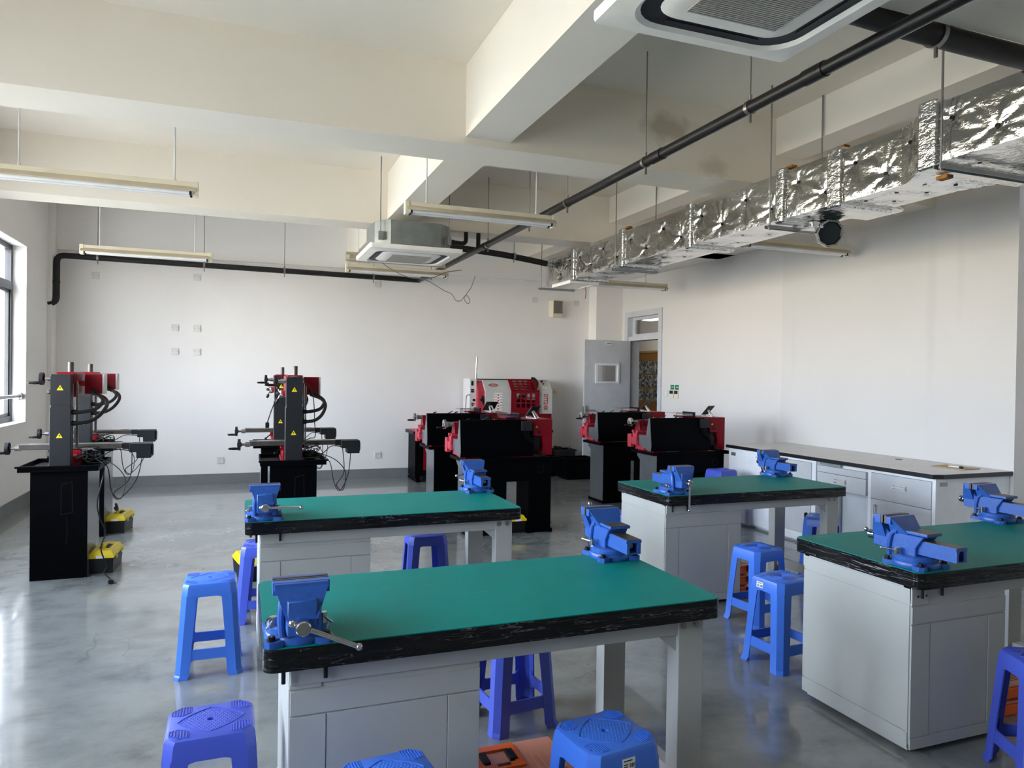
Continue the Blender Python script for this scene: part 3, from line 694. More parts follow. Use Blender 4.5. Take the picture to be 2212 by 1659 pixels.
def duct():
    t = thing('air_duct', 'silver foil wrapped air duct along the ceiling on the right', 'duct', (3.5, 8.15, 2.62))
    OX, OY, OZ = 3.5, 8.15, 2.62
    rnd = random.Random(3)
    pins = []
    def face_grid(b, P, nu, nv, pl, N, amp=1.0):
        """P(u,v) -> point; pins pl in (u,v); N outward"""
        pp = [(P(u, v), rnd.random() * 6) for u, v in pl]
        vs = []
        for i in range(nu + 1):
            row = []
            for j in range(nv + 1):
                p = P(i / nu, j / nv); h = 0
                edge = min(i, nu - i, 4) / 4 * min(j, nv - j, 3) / 3
                for c, ph in pp:
                    d = p - c; r = d.length
                    if r < .3:
                        du = d.y; dv = d.z if abs(N.x) > .5 else d.x
                        a = math.atan2(dv, du)
                        h += -.020 * math.exp(-r / .045) + .010 * math.sin(10 * a + ph + 3 * math.sin(2 * a + ph)) * math.exp(-r / .095) * min(1, r / .03)
                h += .006
                row.append(b.bm.verts.new(p + N * h * edge * amp))
            vs.append(row)
        for i in range(nu):
            for j in range(nv): b.bm.faces.new((vs[i][j], vs[i + 1][j], vs[i + 1][j + 1], vs[i][j + 1]))
    def section(y0, y1, A, B):
        """A,B = (x0,x1,z0,z1) at y0 (far) and y1 (near), local"""
        b = MB(); L = abs(y0 - y1)
        def lerp(a, c, t):
            t = t * t * (3 - 2 * t); return a + (c - a) * t
        def C(u):
            return [lerp(A[k], B[k], u) for k in range(4)]
        def left(u, v): q = C(u); return Vector((q[0], y0 + (y1 - y0) * u, q[2] + (q[3] - q[2]) * v))
        def bot(u, v): q = C(u); return Vector((q[0] + (q[1] - q[0]) * v, y0 + (y1 - y0) * u, q[2]))
        def top(u, v): q = C(u); return Vector((q[0] + (q[1] - q[0]) * v, y0 + (y1 - y0) * u, q[3]))
        def right(u, v): q = C(u); return Vector((q[1], y0 + (y1 - y0) * u, q[2] + (q[3] - q[2]) * v))
        n = max(2, int(L / .23)); lp = [((k + .5) / n, .3 if k % 2 else .68) for k in range(n)]
        m = max(2, int(L / .3)); bp = [((k + .4) / m, .3) for k in range(m)] + [((k + .7) / m, .7) for k in range(m)]
        nu = max(6, int(L / .014))
        face_grid(b, left, nu, 26, lp, Vector((-1, 0, 0))); face_grid(b, bot, nu, 26, bp, Vector((0, 0, -1)), .4)
        face_grid(b, top, 6, 3, [], Vector((0, 0, 1))); face_grid(b, right, max(6, nu // 4), 4, [], Vector((1, 0, 0)))
        bmesh.ops.remove_doubles(b.bm, verts=b.bm.verts, dist=.0004)
        s = b.done('duct_section', m_foil, t, angle=70)
        for u, v in lp: pins.append((left(u, v) + Vector((.008, 0, 0)), Vector((-1, 0, 0))))
        for u, v in bp: pins.append((bot(u, v) + Vector((0, 0, .008)), Vector((0, 0, -1))))
    S = (0, .40, 0, .325)
    ys = [8.12, 7.37, 6.26, 5.12, 4.00, 3.51, 3.06]
    for a, c in zip(ys, ys[1:]): section(a - OY, c - OY, S, S)
    S2 = (-.10, .62, .035, .345)
    section(3.06 - OY, 2.80 - OY, S, S2); section(2.80 - OY, 1.6 - OY, S2, S2)
    b = MB(); b.box(0, -.03, 0, .40, 0, .325); b.box(-.10, 1.6 - OY, .035, .62, 1.62 - OY, .345); b.done('end_plate', m_foil, t)
    for y, q in ((7.37, 0), (6.26, 0), (5.12, 0), (4.03, 0), (3.54, 1), (2.80, 2)):
        b = MB(); e = .028; w = .06 if q else .045; Q = S2 if q == 2 else S
        b.box(Q[0] - e, y - OY - w, Q[2] - e, Q[1] + e, y - OY + w, Q[3] + e, .018, 3); b.done('flange', m_quilt, t)
    for y, z0, x0 in ((6.24, .36, .02), (4.02, .36, .03), (3.55, .36, .02), (2.84, -.01, .02)):
        b = MB(); b.box(x0, y - OY - .05, z0 - .01, x0 + .05, y - OY + .02, z0 + .012, .006); b.done('exposed_wool', m_wool, t)
    pm = None
    for p, nrm in pins:
        if pm is None:
            b = MB(); b.cyl((0, 0, -.004), (0, 0, .003), .011, n=10); o = b.done('pin', m_blackg, t); pm = o
        else:
            o = pm.copy(); COL.objects.link(o); o.parent = t
        o.matrix_local = Matrix.Translation(p + nrm * .004) @ nrm.to_track_quat('Z', 'Y').to_matrix().to_4x4()
    # branch stub hanging off the far side, cut open
    b = MB(); b.lathe([(.06, -.13), (.085, -.07), (.10, -.01), (.098, .006), (.084, .004), (.078, -.02)], (.34, 3.93 - OY, -.085), (-.35, -.85, -.2), 9); b.done('open_stub', m_foil, t, angle=20)
    b = MB(); q = Vector((-.35, -.85, -.2)).normalized(); c = Vector((.34, 3.93 - OY, -.085)); b.cyl(c - q * .03, c - q * .012, .078, n=9); b.done('stub_opening', M('dark_teal_painted_shade', (20, 34, 40), .5), t)  # dark disc paints the shade inside the open stub
    b = MB(); b.box(.20, 3.95 - OY, -.05, .40, 4.15 - OY, 0, .01); b.done('stub_collar', m_foil, t)
    # outlet grille under the far end
    b = MB(); b.prism(rect(.03, -.62, .40, -.1), -.03, 0, 'z', [rect(.07, -.58, .36, -.14)])
    for k in range(14): b.box(.07, -.57 + k * .031, -.024, .36, -.563 + k * .031, -.006)
    b.done('outlet_grille', m_acw, t)
    b = MB(); b.tube([(.36, -.35, -.03), (.365, -.36, -.1), (.355, -.36, -.17)], .004, 6, 4); b.done('red_ribbon', m_red, t)
    # side branch towards the right wall
    b = MB(); b.box(.62, 1.75 - OY, .02, 2.05, 2.55 - OY, .30, .02); b.done('branch_section', m_foil, t)
    b = MB(); b.box(.40, 3.58 - OY, .02, .64, 3.9 - OY, .2, .02); b.done('branch_section', m_foil, t)
    def trapeze(label, y, x0, x1, z, tops=(ZC, ZC)):
        h = thing('duct_hanger', label, 'duct hanger', (x0, y, z), 0, 'steel trapeze hangers under the duct')
        b = MB(); b.prism([(-.02, 0), (.02, 0), (.02, -.022), (.016, -.022), (.016, -.004), (-.016, -.004), (-.016, -.022), (-.02, -.022)], -.03, x1 - x0 + .03, 'x'); b.done('channel', m_galv, h)
        for x, tp in ((0, tops[0]), (x1 - x0, tops[1])):
            b = MB(); b.cyl((x, 0, -.03), (x, 0, tp - z), .006, n=8); b.cyl((x, 0, -.02), (x, 0, -.008), .012, n=6); b.done('rod', m_rod, h)
    trapeze('steel channel and rods under the far end of the foil duct', 8.17, 3.44, 3.86, 2.60)
    trapeze('rusty rods and channel beside the torn duct joint beyond the cross beam', 6.33, 3.46, 3.915, 2.59)
    trapeze('channel and rods where the open foil stub hangs from the duct', 4.10, 3.46, 3.915, 2.588)
    trapeze('channel and rods at the near bend where the duct widens', 2.70, 3.36, 4.17, 2.625, (ZC, 3.275))
duct()

# ================================================================== benches and vises
def workbench(label, x, y, cab, cab_front=.055):
    """origin: front-left corner of the top on the floor; 1.49 x .69 x .75"""
    W, D, H, T = 1.49, .69, .75, .066
    t = thing('workbench', label, 'workbench', (x, y, 0), 0, 'green topped steel workbenches')
    b = MB(); b.prism(rrect(0, 0, W, D, .035, 5), H - T, H - .003, 'z', bev=.0); b.done('edge_band', m_edge, t)
    b = MB(); b.prism(rrect(.003, .003, W - .003, D - .003, .033, 5), H - .004, H, 'z'); b.done('bench_top', m_green, t)
    z1 = H - T
    # frame rails
    b = MB(); b.box(cab[0], .05, z1 - .062, W - .05, .09, z1, .003); b.box(cab[0], D - .09, z1 - .062, W - .05, D - .05, z1, .003)
    b.box(W - .09, .09, z1 - .062, W - .05, D - .09, z1, .003)
    b.done('top_rail', m_bench, t)
    # right-hand legs: folded sheet, open towards the middle
    for y0, y1 in ((.05, .115), (D - .115, D - .05)):
        b = MB(); s0 = -.006 if y0 < .2 else 0; s1 = 0 if y0 < .2 else .006
        b.box(W - .145, y0 + s0, .02, W - .045, y1 + s1, z1 - .001, .004); b.done('leg', m_bench, t)
        b = MB(); b.prism([(W - .145, z1 - .062), (W - .215, z1 - .062), (W - .145, z1 - .12)], y0 + .01, y0 + .016, 'y'); b.done('gusset', m_bench, t)
        b = MB(); b.cyl((W - .095, (y0 + y1) / 2, 0), (W - .095, (y0 + y1) / 2, .02), .022); b.done('foot', m_blackg, t)
    b = MB(); b.box(W - .12, .115, .06, W - .07, D - .115, .12, .003); b.done('foot_rail', m_bench, t)
    for k in (.078, .028):
        b = MB(); b.cyl((W - .05 - k, .041, z1 - .028), (W - .05 - k, .045, z1 - .028), .0125, n=14); b.cyl((W - .05 - k, .0385, z1 - .028), (W - .05 - k, .042, z1 - .028), .007, n=6); b.done('bolt', m_iron, t)
    # cabinet
    c0, c1 = cab; f = cab_front
    b = MB(); b.box(c0, f + .004, .05, c1, D - .06, z1 - .0)
    cb = b.done('cabinet', m_bench, t)
    b = MB(); b.box(c0 - .002, f, z1 - .075, c0 + .085, f + .006, z1 - .012, .001)
    b.box(c0 - .002, f - .001, .077, c0 + .098, f + .006, z1 - .155, .0015); b.box(c0 + .1, f + .0005, .077, c1 - .102, f + .006, z1 - .155, .0015)
    b.box(c1 - .1, f - .001, .077, c1, f + .006, z1 - .155, .0015); b.box(c0, f - .001, z1 - .15, c1, f + .006, z1 - .082, .0015)
    b.box(c0, f - .001, .03, c1, f + .006, .075, .0015)
    b.done('front_panel', m_bench, cb)
    b = MB(); b.box(c0 - .004, f + .01, .105, c0, D - .06, z1 - .075, .001); b.box(c0 - .006, f + .01, .035, c0, D - .062, .10, .001); b.box(c0 - .003, f + .01, z1 - .07, c0, D - .06, z1 - .01)
    b.done('side_panel', m_bench, cb)
    b = MB(); b.box(c0 + .01, f + .02, .02, c1 - .01, D - .08, .05); b.done('plinth', m_bench, cb)
    for px, py in ((c0 + .06, f + .06), (c1 - .06, f + .06), (c0 + .06, D - .12), (c1 - .06, D - .12)):
        b = MB(); b.cyl((px, py, 0), (px, py, .022), .022); b.done('foot', m_blackg, t)
    for k in (.03, .075):
        b = MB(); b.cyl((c0 + k, f - .001, z1 - .04), (c0 + k, f + .002, z1 - .04), .005, n=8); b.done('hole', m_dark, t)
    # ends of the vise bolts under the top
    for px, py in ((.055, .035), (.17, .04), (.03, .17)):
        b = MB(); b.cyl((px, py, z1 - .045), (px, py, z1), .006, n=8); b.done('bolt_end', m_blackg, t)
    return t
BENCH = {'near': (.06, 2.037), 'middle': (.02, 3.813), 'far': (2.555, 3.925), 'right': (2.493, 2.055)}
workbench('nearest green topped workbench in the foreground, vise at its front left corner', *BENCH['near'], (.075, .635))
workbench('green topped workbench in the middle, in front of the black lathes', *BENCH['middle'], (.075, .635))
workbench('green topped workbench in front of the long wall cabinets', *BENCH['far'], (.02, .61))
workbench('green topped workbench at the right edge of the picture', *BENCH['right'], (.015, .55), .045)

def make_vise(name_label):
    t = thing('bench_vise', name_label, 'vise', (0, 0, 0), 0, 'blue bench vises')
    # base: disc with four ears
    b = MB(); b.lathe([(.088, 0), (.09, .004), (.09, .018), (.086, .024)], n=40)
    for a in (45, 135, 225, 315):
        a = math.radians(a); c = Vector((math.cos(a), math.sin(a), 0)); w = Vector((-c.y, c.x, 0))
        p = [c * .05 - w * .034, c * .05 + w * .034, c * .105 + w * .024, c * .122 + w * .010, c * .122 - w * .010, c * .105 - w * .024]
        b.prism([(q.x, q.y) for q in p], 0, .018, 'z')
    b.done('base_plate', m_vise, t)
    for a in (45, 135, 225, 315):
        a = math.radians(a); c = (.103 * math.cos(a), .103 * math.sin(a))
        q = MB(); q.cyl((c[0], c[1], .018), (c[0], c[1], .021), .014, n=16); q.cyl((c[0], c[1], .021), (c[0], c[1], .031), .010, n=6); q.done('bolt', m_blackg, t)
    b = MB(); b.lathe([(.083, .024), (.084, .03), (.084, .042), (.078, .047)], n=40); b.done('swivel_ring', m_vise, t)
    # fixed body: side profile in y,z
    prof = [(-.03, .044), (-.03, .078), (-.064, .128), (-.08, .131), (-.08, .142), (.0, .143), (.03, .16), (.058, .165), (.066, .19), (.09, .19), (.09, .158), (.078, .150), (.080, .124), (.084, .044)]
    b = MB(); b.prism([(-.03, .044), (-.03, .078), (-.064, .128), (.07, .128), (.084, .12), (.084, .044)], -.045, .045, 'x', bev=.003)
    # flared jaw carrier
    for s in (1, ):
        A = [(-.046, .072, .12), (.046, .072, .12), (.046, .0, .142), (-.046, .0, .142)]
    b.quadsolid([(-.046, -.0, .125), (.046, -.0, .125), (.046, .080, .125), (-.046, .080, .125)], [(-.074, .062, .190), (.074, .062, .190), (.074, .083, .190), (-.074, .083, .190)])
    b.box(-.074, .062, .16, .074, .083, .1905, .002)
    b.box(-.046, -.080, .131, .046, .02, .1425, .002)
    # raised ribs on each flank
    for s in (-1, 1):
        b.tube([(s * .046, .085, .03), (s * .049, .085, .07), (s * .048, .078, .11), (s * .045, .066, .128), (s * .045, .05, .132)], .0095, 8, 4)
    b.done('fixed_body', m_vise, t)
    b = MB(); b.box(-.044, -.079, .1425, .044, -.004, .1437); b.done('anvil_face', m_dkiron, t)
    b = MB(); b.box(-.073, .083, .160, .073, .0925, .1925, .001); b.done('jaw_plate', m_dkiron, t)
    b = MB(); b.box(-.073, .0985, .160, .073, .108, .1925, .001); b.done('jaw_plate', m_dkiron, t)
    # movable jaw with slide
    mv = MB()
    mv.prism([(.108, .150), (.108, .161), (.168, .148), (.168, .056), (.122, .052), (.085, .05), (.085, .115), (.092, .118), (.110, .135)], -.038, .038, 'x', bev=.003)
    mv.quadsolid([(-.040, .108, .098), (.040, .108, .098), (.040, .170, .098), (-.040, .170, .098)], [(-.073, .108, .172), (.073, .108, .172), (.070, .146, .182), (-.070, .146, .182)])
    mv.box(-.074, .108, .158, .074, .134, .1915, .002)
    mv.box(-.070, .13, .172, .070, .146, .190, .002)
    mv.done('movable_jaw', m_vise, t)
    b = MB(); arch = [(-.019, .052), (.019, .052), (.019, .078)] + [(.019 * math.cos(a), .078 + .019 * math.sin(a)) for a in (PI / 4, PI / 2, 3 * PI / 4)] + [(-.019, .078)]
    b.prism([(-.031, .054), (.031, .054), (.031, .110), (-.031, .110)], -.19, -.12, 'y', [[(x, z + .006) for x, z in arch]])
    b.box(-.031, -.12, .054, .031, -.02, .110); b.box(-.034, -.19, .098, .034, -.04, .109); b.done('slide_bar', m_vise, t)
    b = MB(); b.box(-.030, -.189, .1095, .030, -.05, .1115); b.done('slide_face', m_dkiron, t)
    b = MB(); b.cyl((0, -.165, .082), (0, -.118, .082), .010); b.done('screw_end', m_iron, t)
    b = MB(); b.lathe([(.016, 0), (.016, .012), (.013, .014), (.020, .018), (.020, .045), (.017, .049)], (0, .166, .088), (0, 1, 0), 20); b.done('spindle', m_steel, t)
    for s in (-1, 1):      # swivel lock nuts with little bars
        q = MB(); q.cyl((s * .068, .035, .042), (s * .068, .035, .072), .0105, n=16); q.cyl((s * .068, .035, .060), (s * .085, .095, .060), .0032, n=8); q.ball((s * .085, .095, .060), .0045, 8); q.done('lock_nut', m_steel, t)
    return t
def vise_handle(t, lo, hi, ang):
    """sliding bar through the spindle: lo and hi are its lengths either side, ang its turn from vertical"""
    d = Vector((math.sin(ang), 0, math.cos(ang))); c = Vector((0, .199, .088))
    b = MB(); b.cyl(c + d * lo, c + d * hi, .0065, n=12); b.ball(c + d * lo, .010, 12); b.ball(c + d * hi, .010, 12); b.done('handle_bar', m_steel, t)
VISES = [  # label, x, y, turn, handle
    ('blue vise on front left corner of the nearest workbench, handle tilted towards camera', .155, 2.13, PI, (-.03, .16, math.radians(245))),
    ('blue vise on far right corner of the nearest workbench', 1.456, 2.665, 0, (-.10, .10, 0)),
    ('blue vise on front left corner of the middle workbench, level handle', .112, 3.91, PI, (-.02, .17, math.radians(268))),
    ('blue vise on far right corner of the middle workbench, before the black lathe', 1.44, 4.46, 0, (-.08, .10, math.radians(80))),
    ('blue vise on front left corner of the bench before the wall cabinets, handle hanging', 2.655, 4.04, PI, (-.17, .02, 0)),
    ('blue vise on far corner of the bench before the wall cabinets', 3.955, 4.56, 0, (-.16, .04, math.radians(-25))),
    ('blue vise on front left corner of the right-hand workbench', 2.597, 2.165, math.radians(5), (-.03, .05, math.radians(-60))),
    ('blue vise half cut by the right edge of the picture', 3.88, 2.735, 0, (-.09, .02, math.radians(-80)))]
v0 = None
for lab, x, y, rz, hd in VISES:
    if v0 is None:
        v0 = make_vise(lab); v = v0; v.location = (x, y, .75); v.rotation_euler = (0, 0, rz); proto_kids = list(v.children)
    else:
        v = v0.copy(); COL.objects.link(v); v.location = (x, y, .75); v.rotation_euler = (0, 0, rz); v['label'] = lab
        for k in proto_kids:
            c = k.copy(); COL.objects.link(c); c.parent = v
    vise_handle(v, *hd)

# ================================================================== stools
SH = .457
def make_stool(label, mat, style):
    t = thing('plastic_stool', label, 'stool', (0, 0, 0), 0, 'blue plastic stools')
    bx, by, tx, ty = .153, .143, .122, .112         # half sizes at the floor and at the top
    def hx(z): return bx + (tx - bx) * z / SH
    def hy(z): return by + (ty - by) * z / SH
    th = .0055; ch = .024
    # legs: chamfered corner angles, each tapering from foot to seat
    for sx in (-1, 1):
        for sy in (-1, 1):
            b = MB(); rings = []
            for z, arm, fl in ((0, .052, .006), (.012, .052, .004), (.02, .052, 0), (.20, .052, 0), (.40, .056, 0)):
                X, Y = hx(z) + fl, hy(z) + fl
                P = [(X - ch - arm + .01, Y), (X - ch, Y), (X, Y - ch), (X, Y - ch - arm + .01), (X - th, Y - ch - arm + .01), (X - th, Y - ch - .002), (X - ch - .002, Y - th), (X - ch - arm + .01, Y - th)]
                rings.append([b.bm.verts.new((sx * p[0], sy * p[1], z)) for p in P])
            b.loft(rings); b.done('leg', mat, t, angle=28)
    # stretchers
    for ax in (0, 1):
        for s in (-1, 1):
            b = MB(); q = []
            for z in (.088, .138):
                X, Y = hx(z), hy(z)
                if ax == 0: q.append([(-X + .05, s * (Y - .002), z), (X - .05, s * (Y - .002), z), (X - .05, s * (Y - .010), z), (-X + .05, s * (Y - .010), z)])
                else: q.append([(s * (X - .002), -Y + .05, z), (s * (X - .002), Y - .05, z), (s * (X - .010), Y - .05, z), (s * (X - .010), -Y + .05, z)])
            b.quadsolid(q[0], q[1])
            # small fillets to the legs
            for e in (-1, 1):
                for z0, z1 in ((.088, .070), (.138, .156)):
                    if ax == 0:
                        Y = s * (hy(z0) - .002); Y2 = s * (hy(z0) - .010); x0 = e * (hx(z0) - .072); x1 = e * (hx(z0) - .052)
                        v = [(x0, Y, z0), (x1, Y, z0), (x1, Y, z1), (x0, Y2, z0), (x1, Y2, z0), (x1, Y2, z1)]
                    else:
                        Xa = s * (hx(z0) - .002); Xb = s * (hx(z0) - .010); y0 = e * (hy(z0) - .072); y1 = e * (hy(z0) - .052)
                        v = [(Xa, y0, z0), (Xa, y1, z0), (Xa, y1, z1), (Xb, y0, z0), (Xb, y1, z0), (Xb, y1, z1)]
                    b._hull(v, [(0, 1, 2), (3, 5, 4), (0, 3, 4, 1), (1, 4, 5, 2), (2, 5, 3, 0)])
            b.done('stretcher', mat, t)
    # seat: rounded octagonal top with skirt, arched on each side
    b = MB()
    def octa(z, o):
        X, Y, c = tx + o, ty + o, ch + .003
        return [b.bm.verts.new(p + (z,)) for p in ((X - c, -Y), (X, -Y + c), (X, Y - c), (X - c, Y), (-X + c, Y), (-X, Y - c), (-X, -Y + c), (-X + c, -Y))]
    ring0 = octa(.395, .0052); ring1 = octa(.442, .0008); ring2 = octa(.452, -.004); ring3 = octa(.457, -.011)
    b.loft([ring0, ring1, ring2, ring3], cap=False)
    hole = [b.bm.verts.new((.011 * math.cos(k * PI / 8), .011 * math.sin(k * PI / 8), .4572)) for k in range(16)]
    es = []
    for R in (ring3, hole):
        for i in range(len(R)):
            e = b.bm.edges.get((R[i], R[(i + 1) % len(R)])) or b.bm.edges.new((R[i], R[(i + 1) % len(R)])); es.append(e)
    bmesh.ops.triangle_fill(b.bm, edges=es, use_beauty=True)
    low = [b.bm.verts.new((.009 * math.cos(k * PI / 8), .009 * math.sin(k * PI / 8), .444)) for k in range(16)]
    b.loft([hole, low], cap=False); b.bm.faces.new(low)
    for s in (-1, 1):                       # arched lower edge of the skirt
        for ax in (0, 1):
            w = (hx(.38) if ax == 0 else hy(.38)) - ch
            prof = [(-w, .398), (w, .398), (w, .345), (w - .034, .345)] + [(w - .034 - .03 * (1 - math.cos(a)), .362 + .03 * math.sin(a)) for a in (0, PI / 6, PI / 3, PI / 2)] + \
                   [(-(w - .034 - .03 * (1 - math.cos(a))), .362 + .03 * math.sin(a)) for a in (PI / 2, PI / 3, PI / 6, 0)] + [(-w + .034, .345), (-w, .345)]
            A = []; B = []
            for p, z in prof:
                d = (hy(z) if ax == 0 else hx(z)); o = s * (d + .0005); i = s * (d - .006)
                A.append(b.bm.verts.new((p, o, z) if ax == 0 else (o, p, z))); B.append(b.bm.verts.new((p, i, z) if ax == 0 else (i, p, z)))
            b.bm.faces.new(A); b.bm.faces.new(B); n = len(A)
            for k in range(n): b.bm.faces.new((A[k], A[(k + 1) % n], B[(k + 1) % n], B[k]))
    st = b.done('seat', mat, t, angle=28)
    # moulded pattern of the seat
    b = MB(); z = .4565
    def dia(r, k):   # rounded lozenge
        o = []
        for i in range(48):
            a = 2 * PI * i / 48; q = (abs(math.cos(a)) ** k + abs(math.sin(a)) ** k) ** (-1 / k); o.append((r * 1.0 * q * math.cos(a), r * .86 * q * math.sin(a)))
        return o
    if style == 0:
        b.prism(dia(.094, 1.25), z, z + .0024, 'z', [dia(.090, 1.25)])
        for i in range(-9, 10):
            for j in range(-8, 9):
                px, py = (i + .5 * (j % 2)) * .0112, j * .0096
                if (abs(px) / .084) ** 1.2 + (abs(py) / .071) ** 1.2 < 1.0 and px * px + py * py > .0002:
                    b.ball((px, py, z), .0036, 6, (1, 1, .6))
    else:
        b.prism(dia(.084, 2), z, z + .002, 'z', [dia(.080, 2)])
        for r in (.018, .030, .042, .054, .066):
            o = []; i2 = []
            for k in range(48):
                a = 2 * PI * k / 48; w = 1 + .045 * math.sin(8 * a)
                o.append(((r + .0024) * w * math.cos(a), .86 * (r + .0024) * w * math.sin(a))); i2.append(((r - .0024) * w * math.cos(a), .86 * (r - .0024) * w * math.sin(a)))
            b.prism(o, z, z + .0024, 'z', [i2])
    for sx in (-1, 1):
        for sy in (-1, 1):
            P = [(sx * p[0], sy * p[1]) for p in ((.056, .101), (.085, .101), (.111, .078), (.111, .050), (.082, .042), (.056, .064))]
            Q = [((p[0] - sx * .081) * .93 + sx * .081, (p[1] - sy * .070) * .93 + sy * .070) for p in P]
            b.prism(P, z, z + .0018, 'z', [Q])
            if style == 0:
                for k in range(6):
                    x = .063 + k * .0080; y0 = max(.048, .062 - (x - .056) * .75); y1 = min(.0975, .181 - x)
                    b.box(sx * x - .0016, sy * y0, z, sx * x + .0016, sy * y1, z + .0022)
    b.done('seat_pattern', mat, st, angle=32)
    return t
def sticker(t, x, z, left):
    """white price label on the skirt, with a bar code"""
    b = MB(); b.box(x - .022, -.0005, -.016, x + .022, .002, .014)
    p = b.done('label_sticker', m_paper, t); s = MB()
    for k, w in enumerate((.003, .0015, .004, .002, .003, .0015)): s.box(x + .002 + k * .0033, -.001, -.012, x + .002 + k * .0033 + w * .6, -.0004, -.001)
    for k in range(2): s.box(x - .018, -.001, -.004 - k * .006, x - .004, -.0004, -.001 - k * .006)
    s.box(x - .018, -.001, .006, x + .012, -.0004, .009); s.done('label_print', m_ink, p)
    p.matrix_local = Matrix.Rotation(-PI / 2 if left else 0, 4, 'Z') @ Matrix.Translation((0, -.1255 if left else -.1155, z)) @ Matrix.Rotation(-.074, 4, 'X')
STOOLS = [  # label, x, y, turn deg, colour, style
    ('bright blue stool standing free left of the middle workbench', -.142, 3.945, 0, 'b', 0),
    ('blue stool partly hidden behind the left end of the middle workbench', .135, 4.66, -6, 'v', 0),
    ('violet blue stool at the bottom left corner, beside the nearest workbench', -.078, 2.325, 1, 'v', 0),
    ('blue stool at the bottom edge, in front of the nearest workbench cabinet', .372, 1.848, 7, 'b', 0),
    ('blue stool with torn label in front of the nearest workbench, right of orange box', 1.015, 1.875, 8, 'b', 0),
    ('blue stool standing behind the nearest workbench, seen under its top', 1.125, 2.925, 6, 'v', 0),
    ('violet blue stool behind the middle workbench, seen past the near bench', 1.15, 4.645, -3, 'v', 1),
    ('blue stool in front of the wall-cabinet bench, farther of the two by it', 3.035, 3.65, 7, 'b', 1),
    ('blue stool with white label between the two right-hand workbenches', 2.70, 3.055, 5, 'b', 1),
    ('blue stool half hidden behind the left corner of the right-hand workbench', 3.40, 3.36, 14, 'b', 1),
    ('blue stool under the right end of the wall-cabinet bench, behind its leg', 4.20, 4.33, 38, 'b', 1),
    ('violet blue stool cut by the lower right corner of the picture', 2.885, 1.83, -25, 'v', 0),
    ('blue stool behind the right-hand workbench, cut by the right edge', 3.62, 2.93, 8, 'b', 0),
    ('pale blue stool behind the wall-cabinet bench, glimpsed beside the near vise', 2.83, 4.90, 10, 'v', 1)]
sp = {}
for lab, x, y, a, c, s in STOOLS:
    if (c, s) not in sp:
        o = sp[c, s] = make_stool(lab, m_blue if c == 'b' else m_viol, s); o.location = (x, y, 0); o.rotation_euler = (0, 0, math.radians(a))
    else: o = dup(sp[c, s], lab, (x, y, 0), math.radians(a))
    STOOLS[[q[0] for q in STOOLS].index(lab)] = (lab, x, y, a, c, s, o)
# a nest of stools by the black lathe
for k, w in enumerate(('lowest', 'second lowest', 'second highest', 'topmost')):
    o = dup(sp['v', 1], 'blue stool in the nested stack by the wall cabinets, %s of the four' % w, (4.52, 6.0, .047 * k), math.radians(4), 'nested stack of stools')
sticker(STOOLS[4][6], .0, .415, False); sticker(STOOLS[8][6], -.03, .42, True)

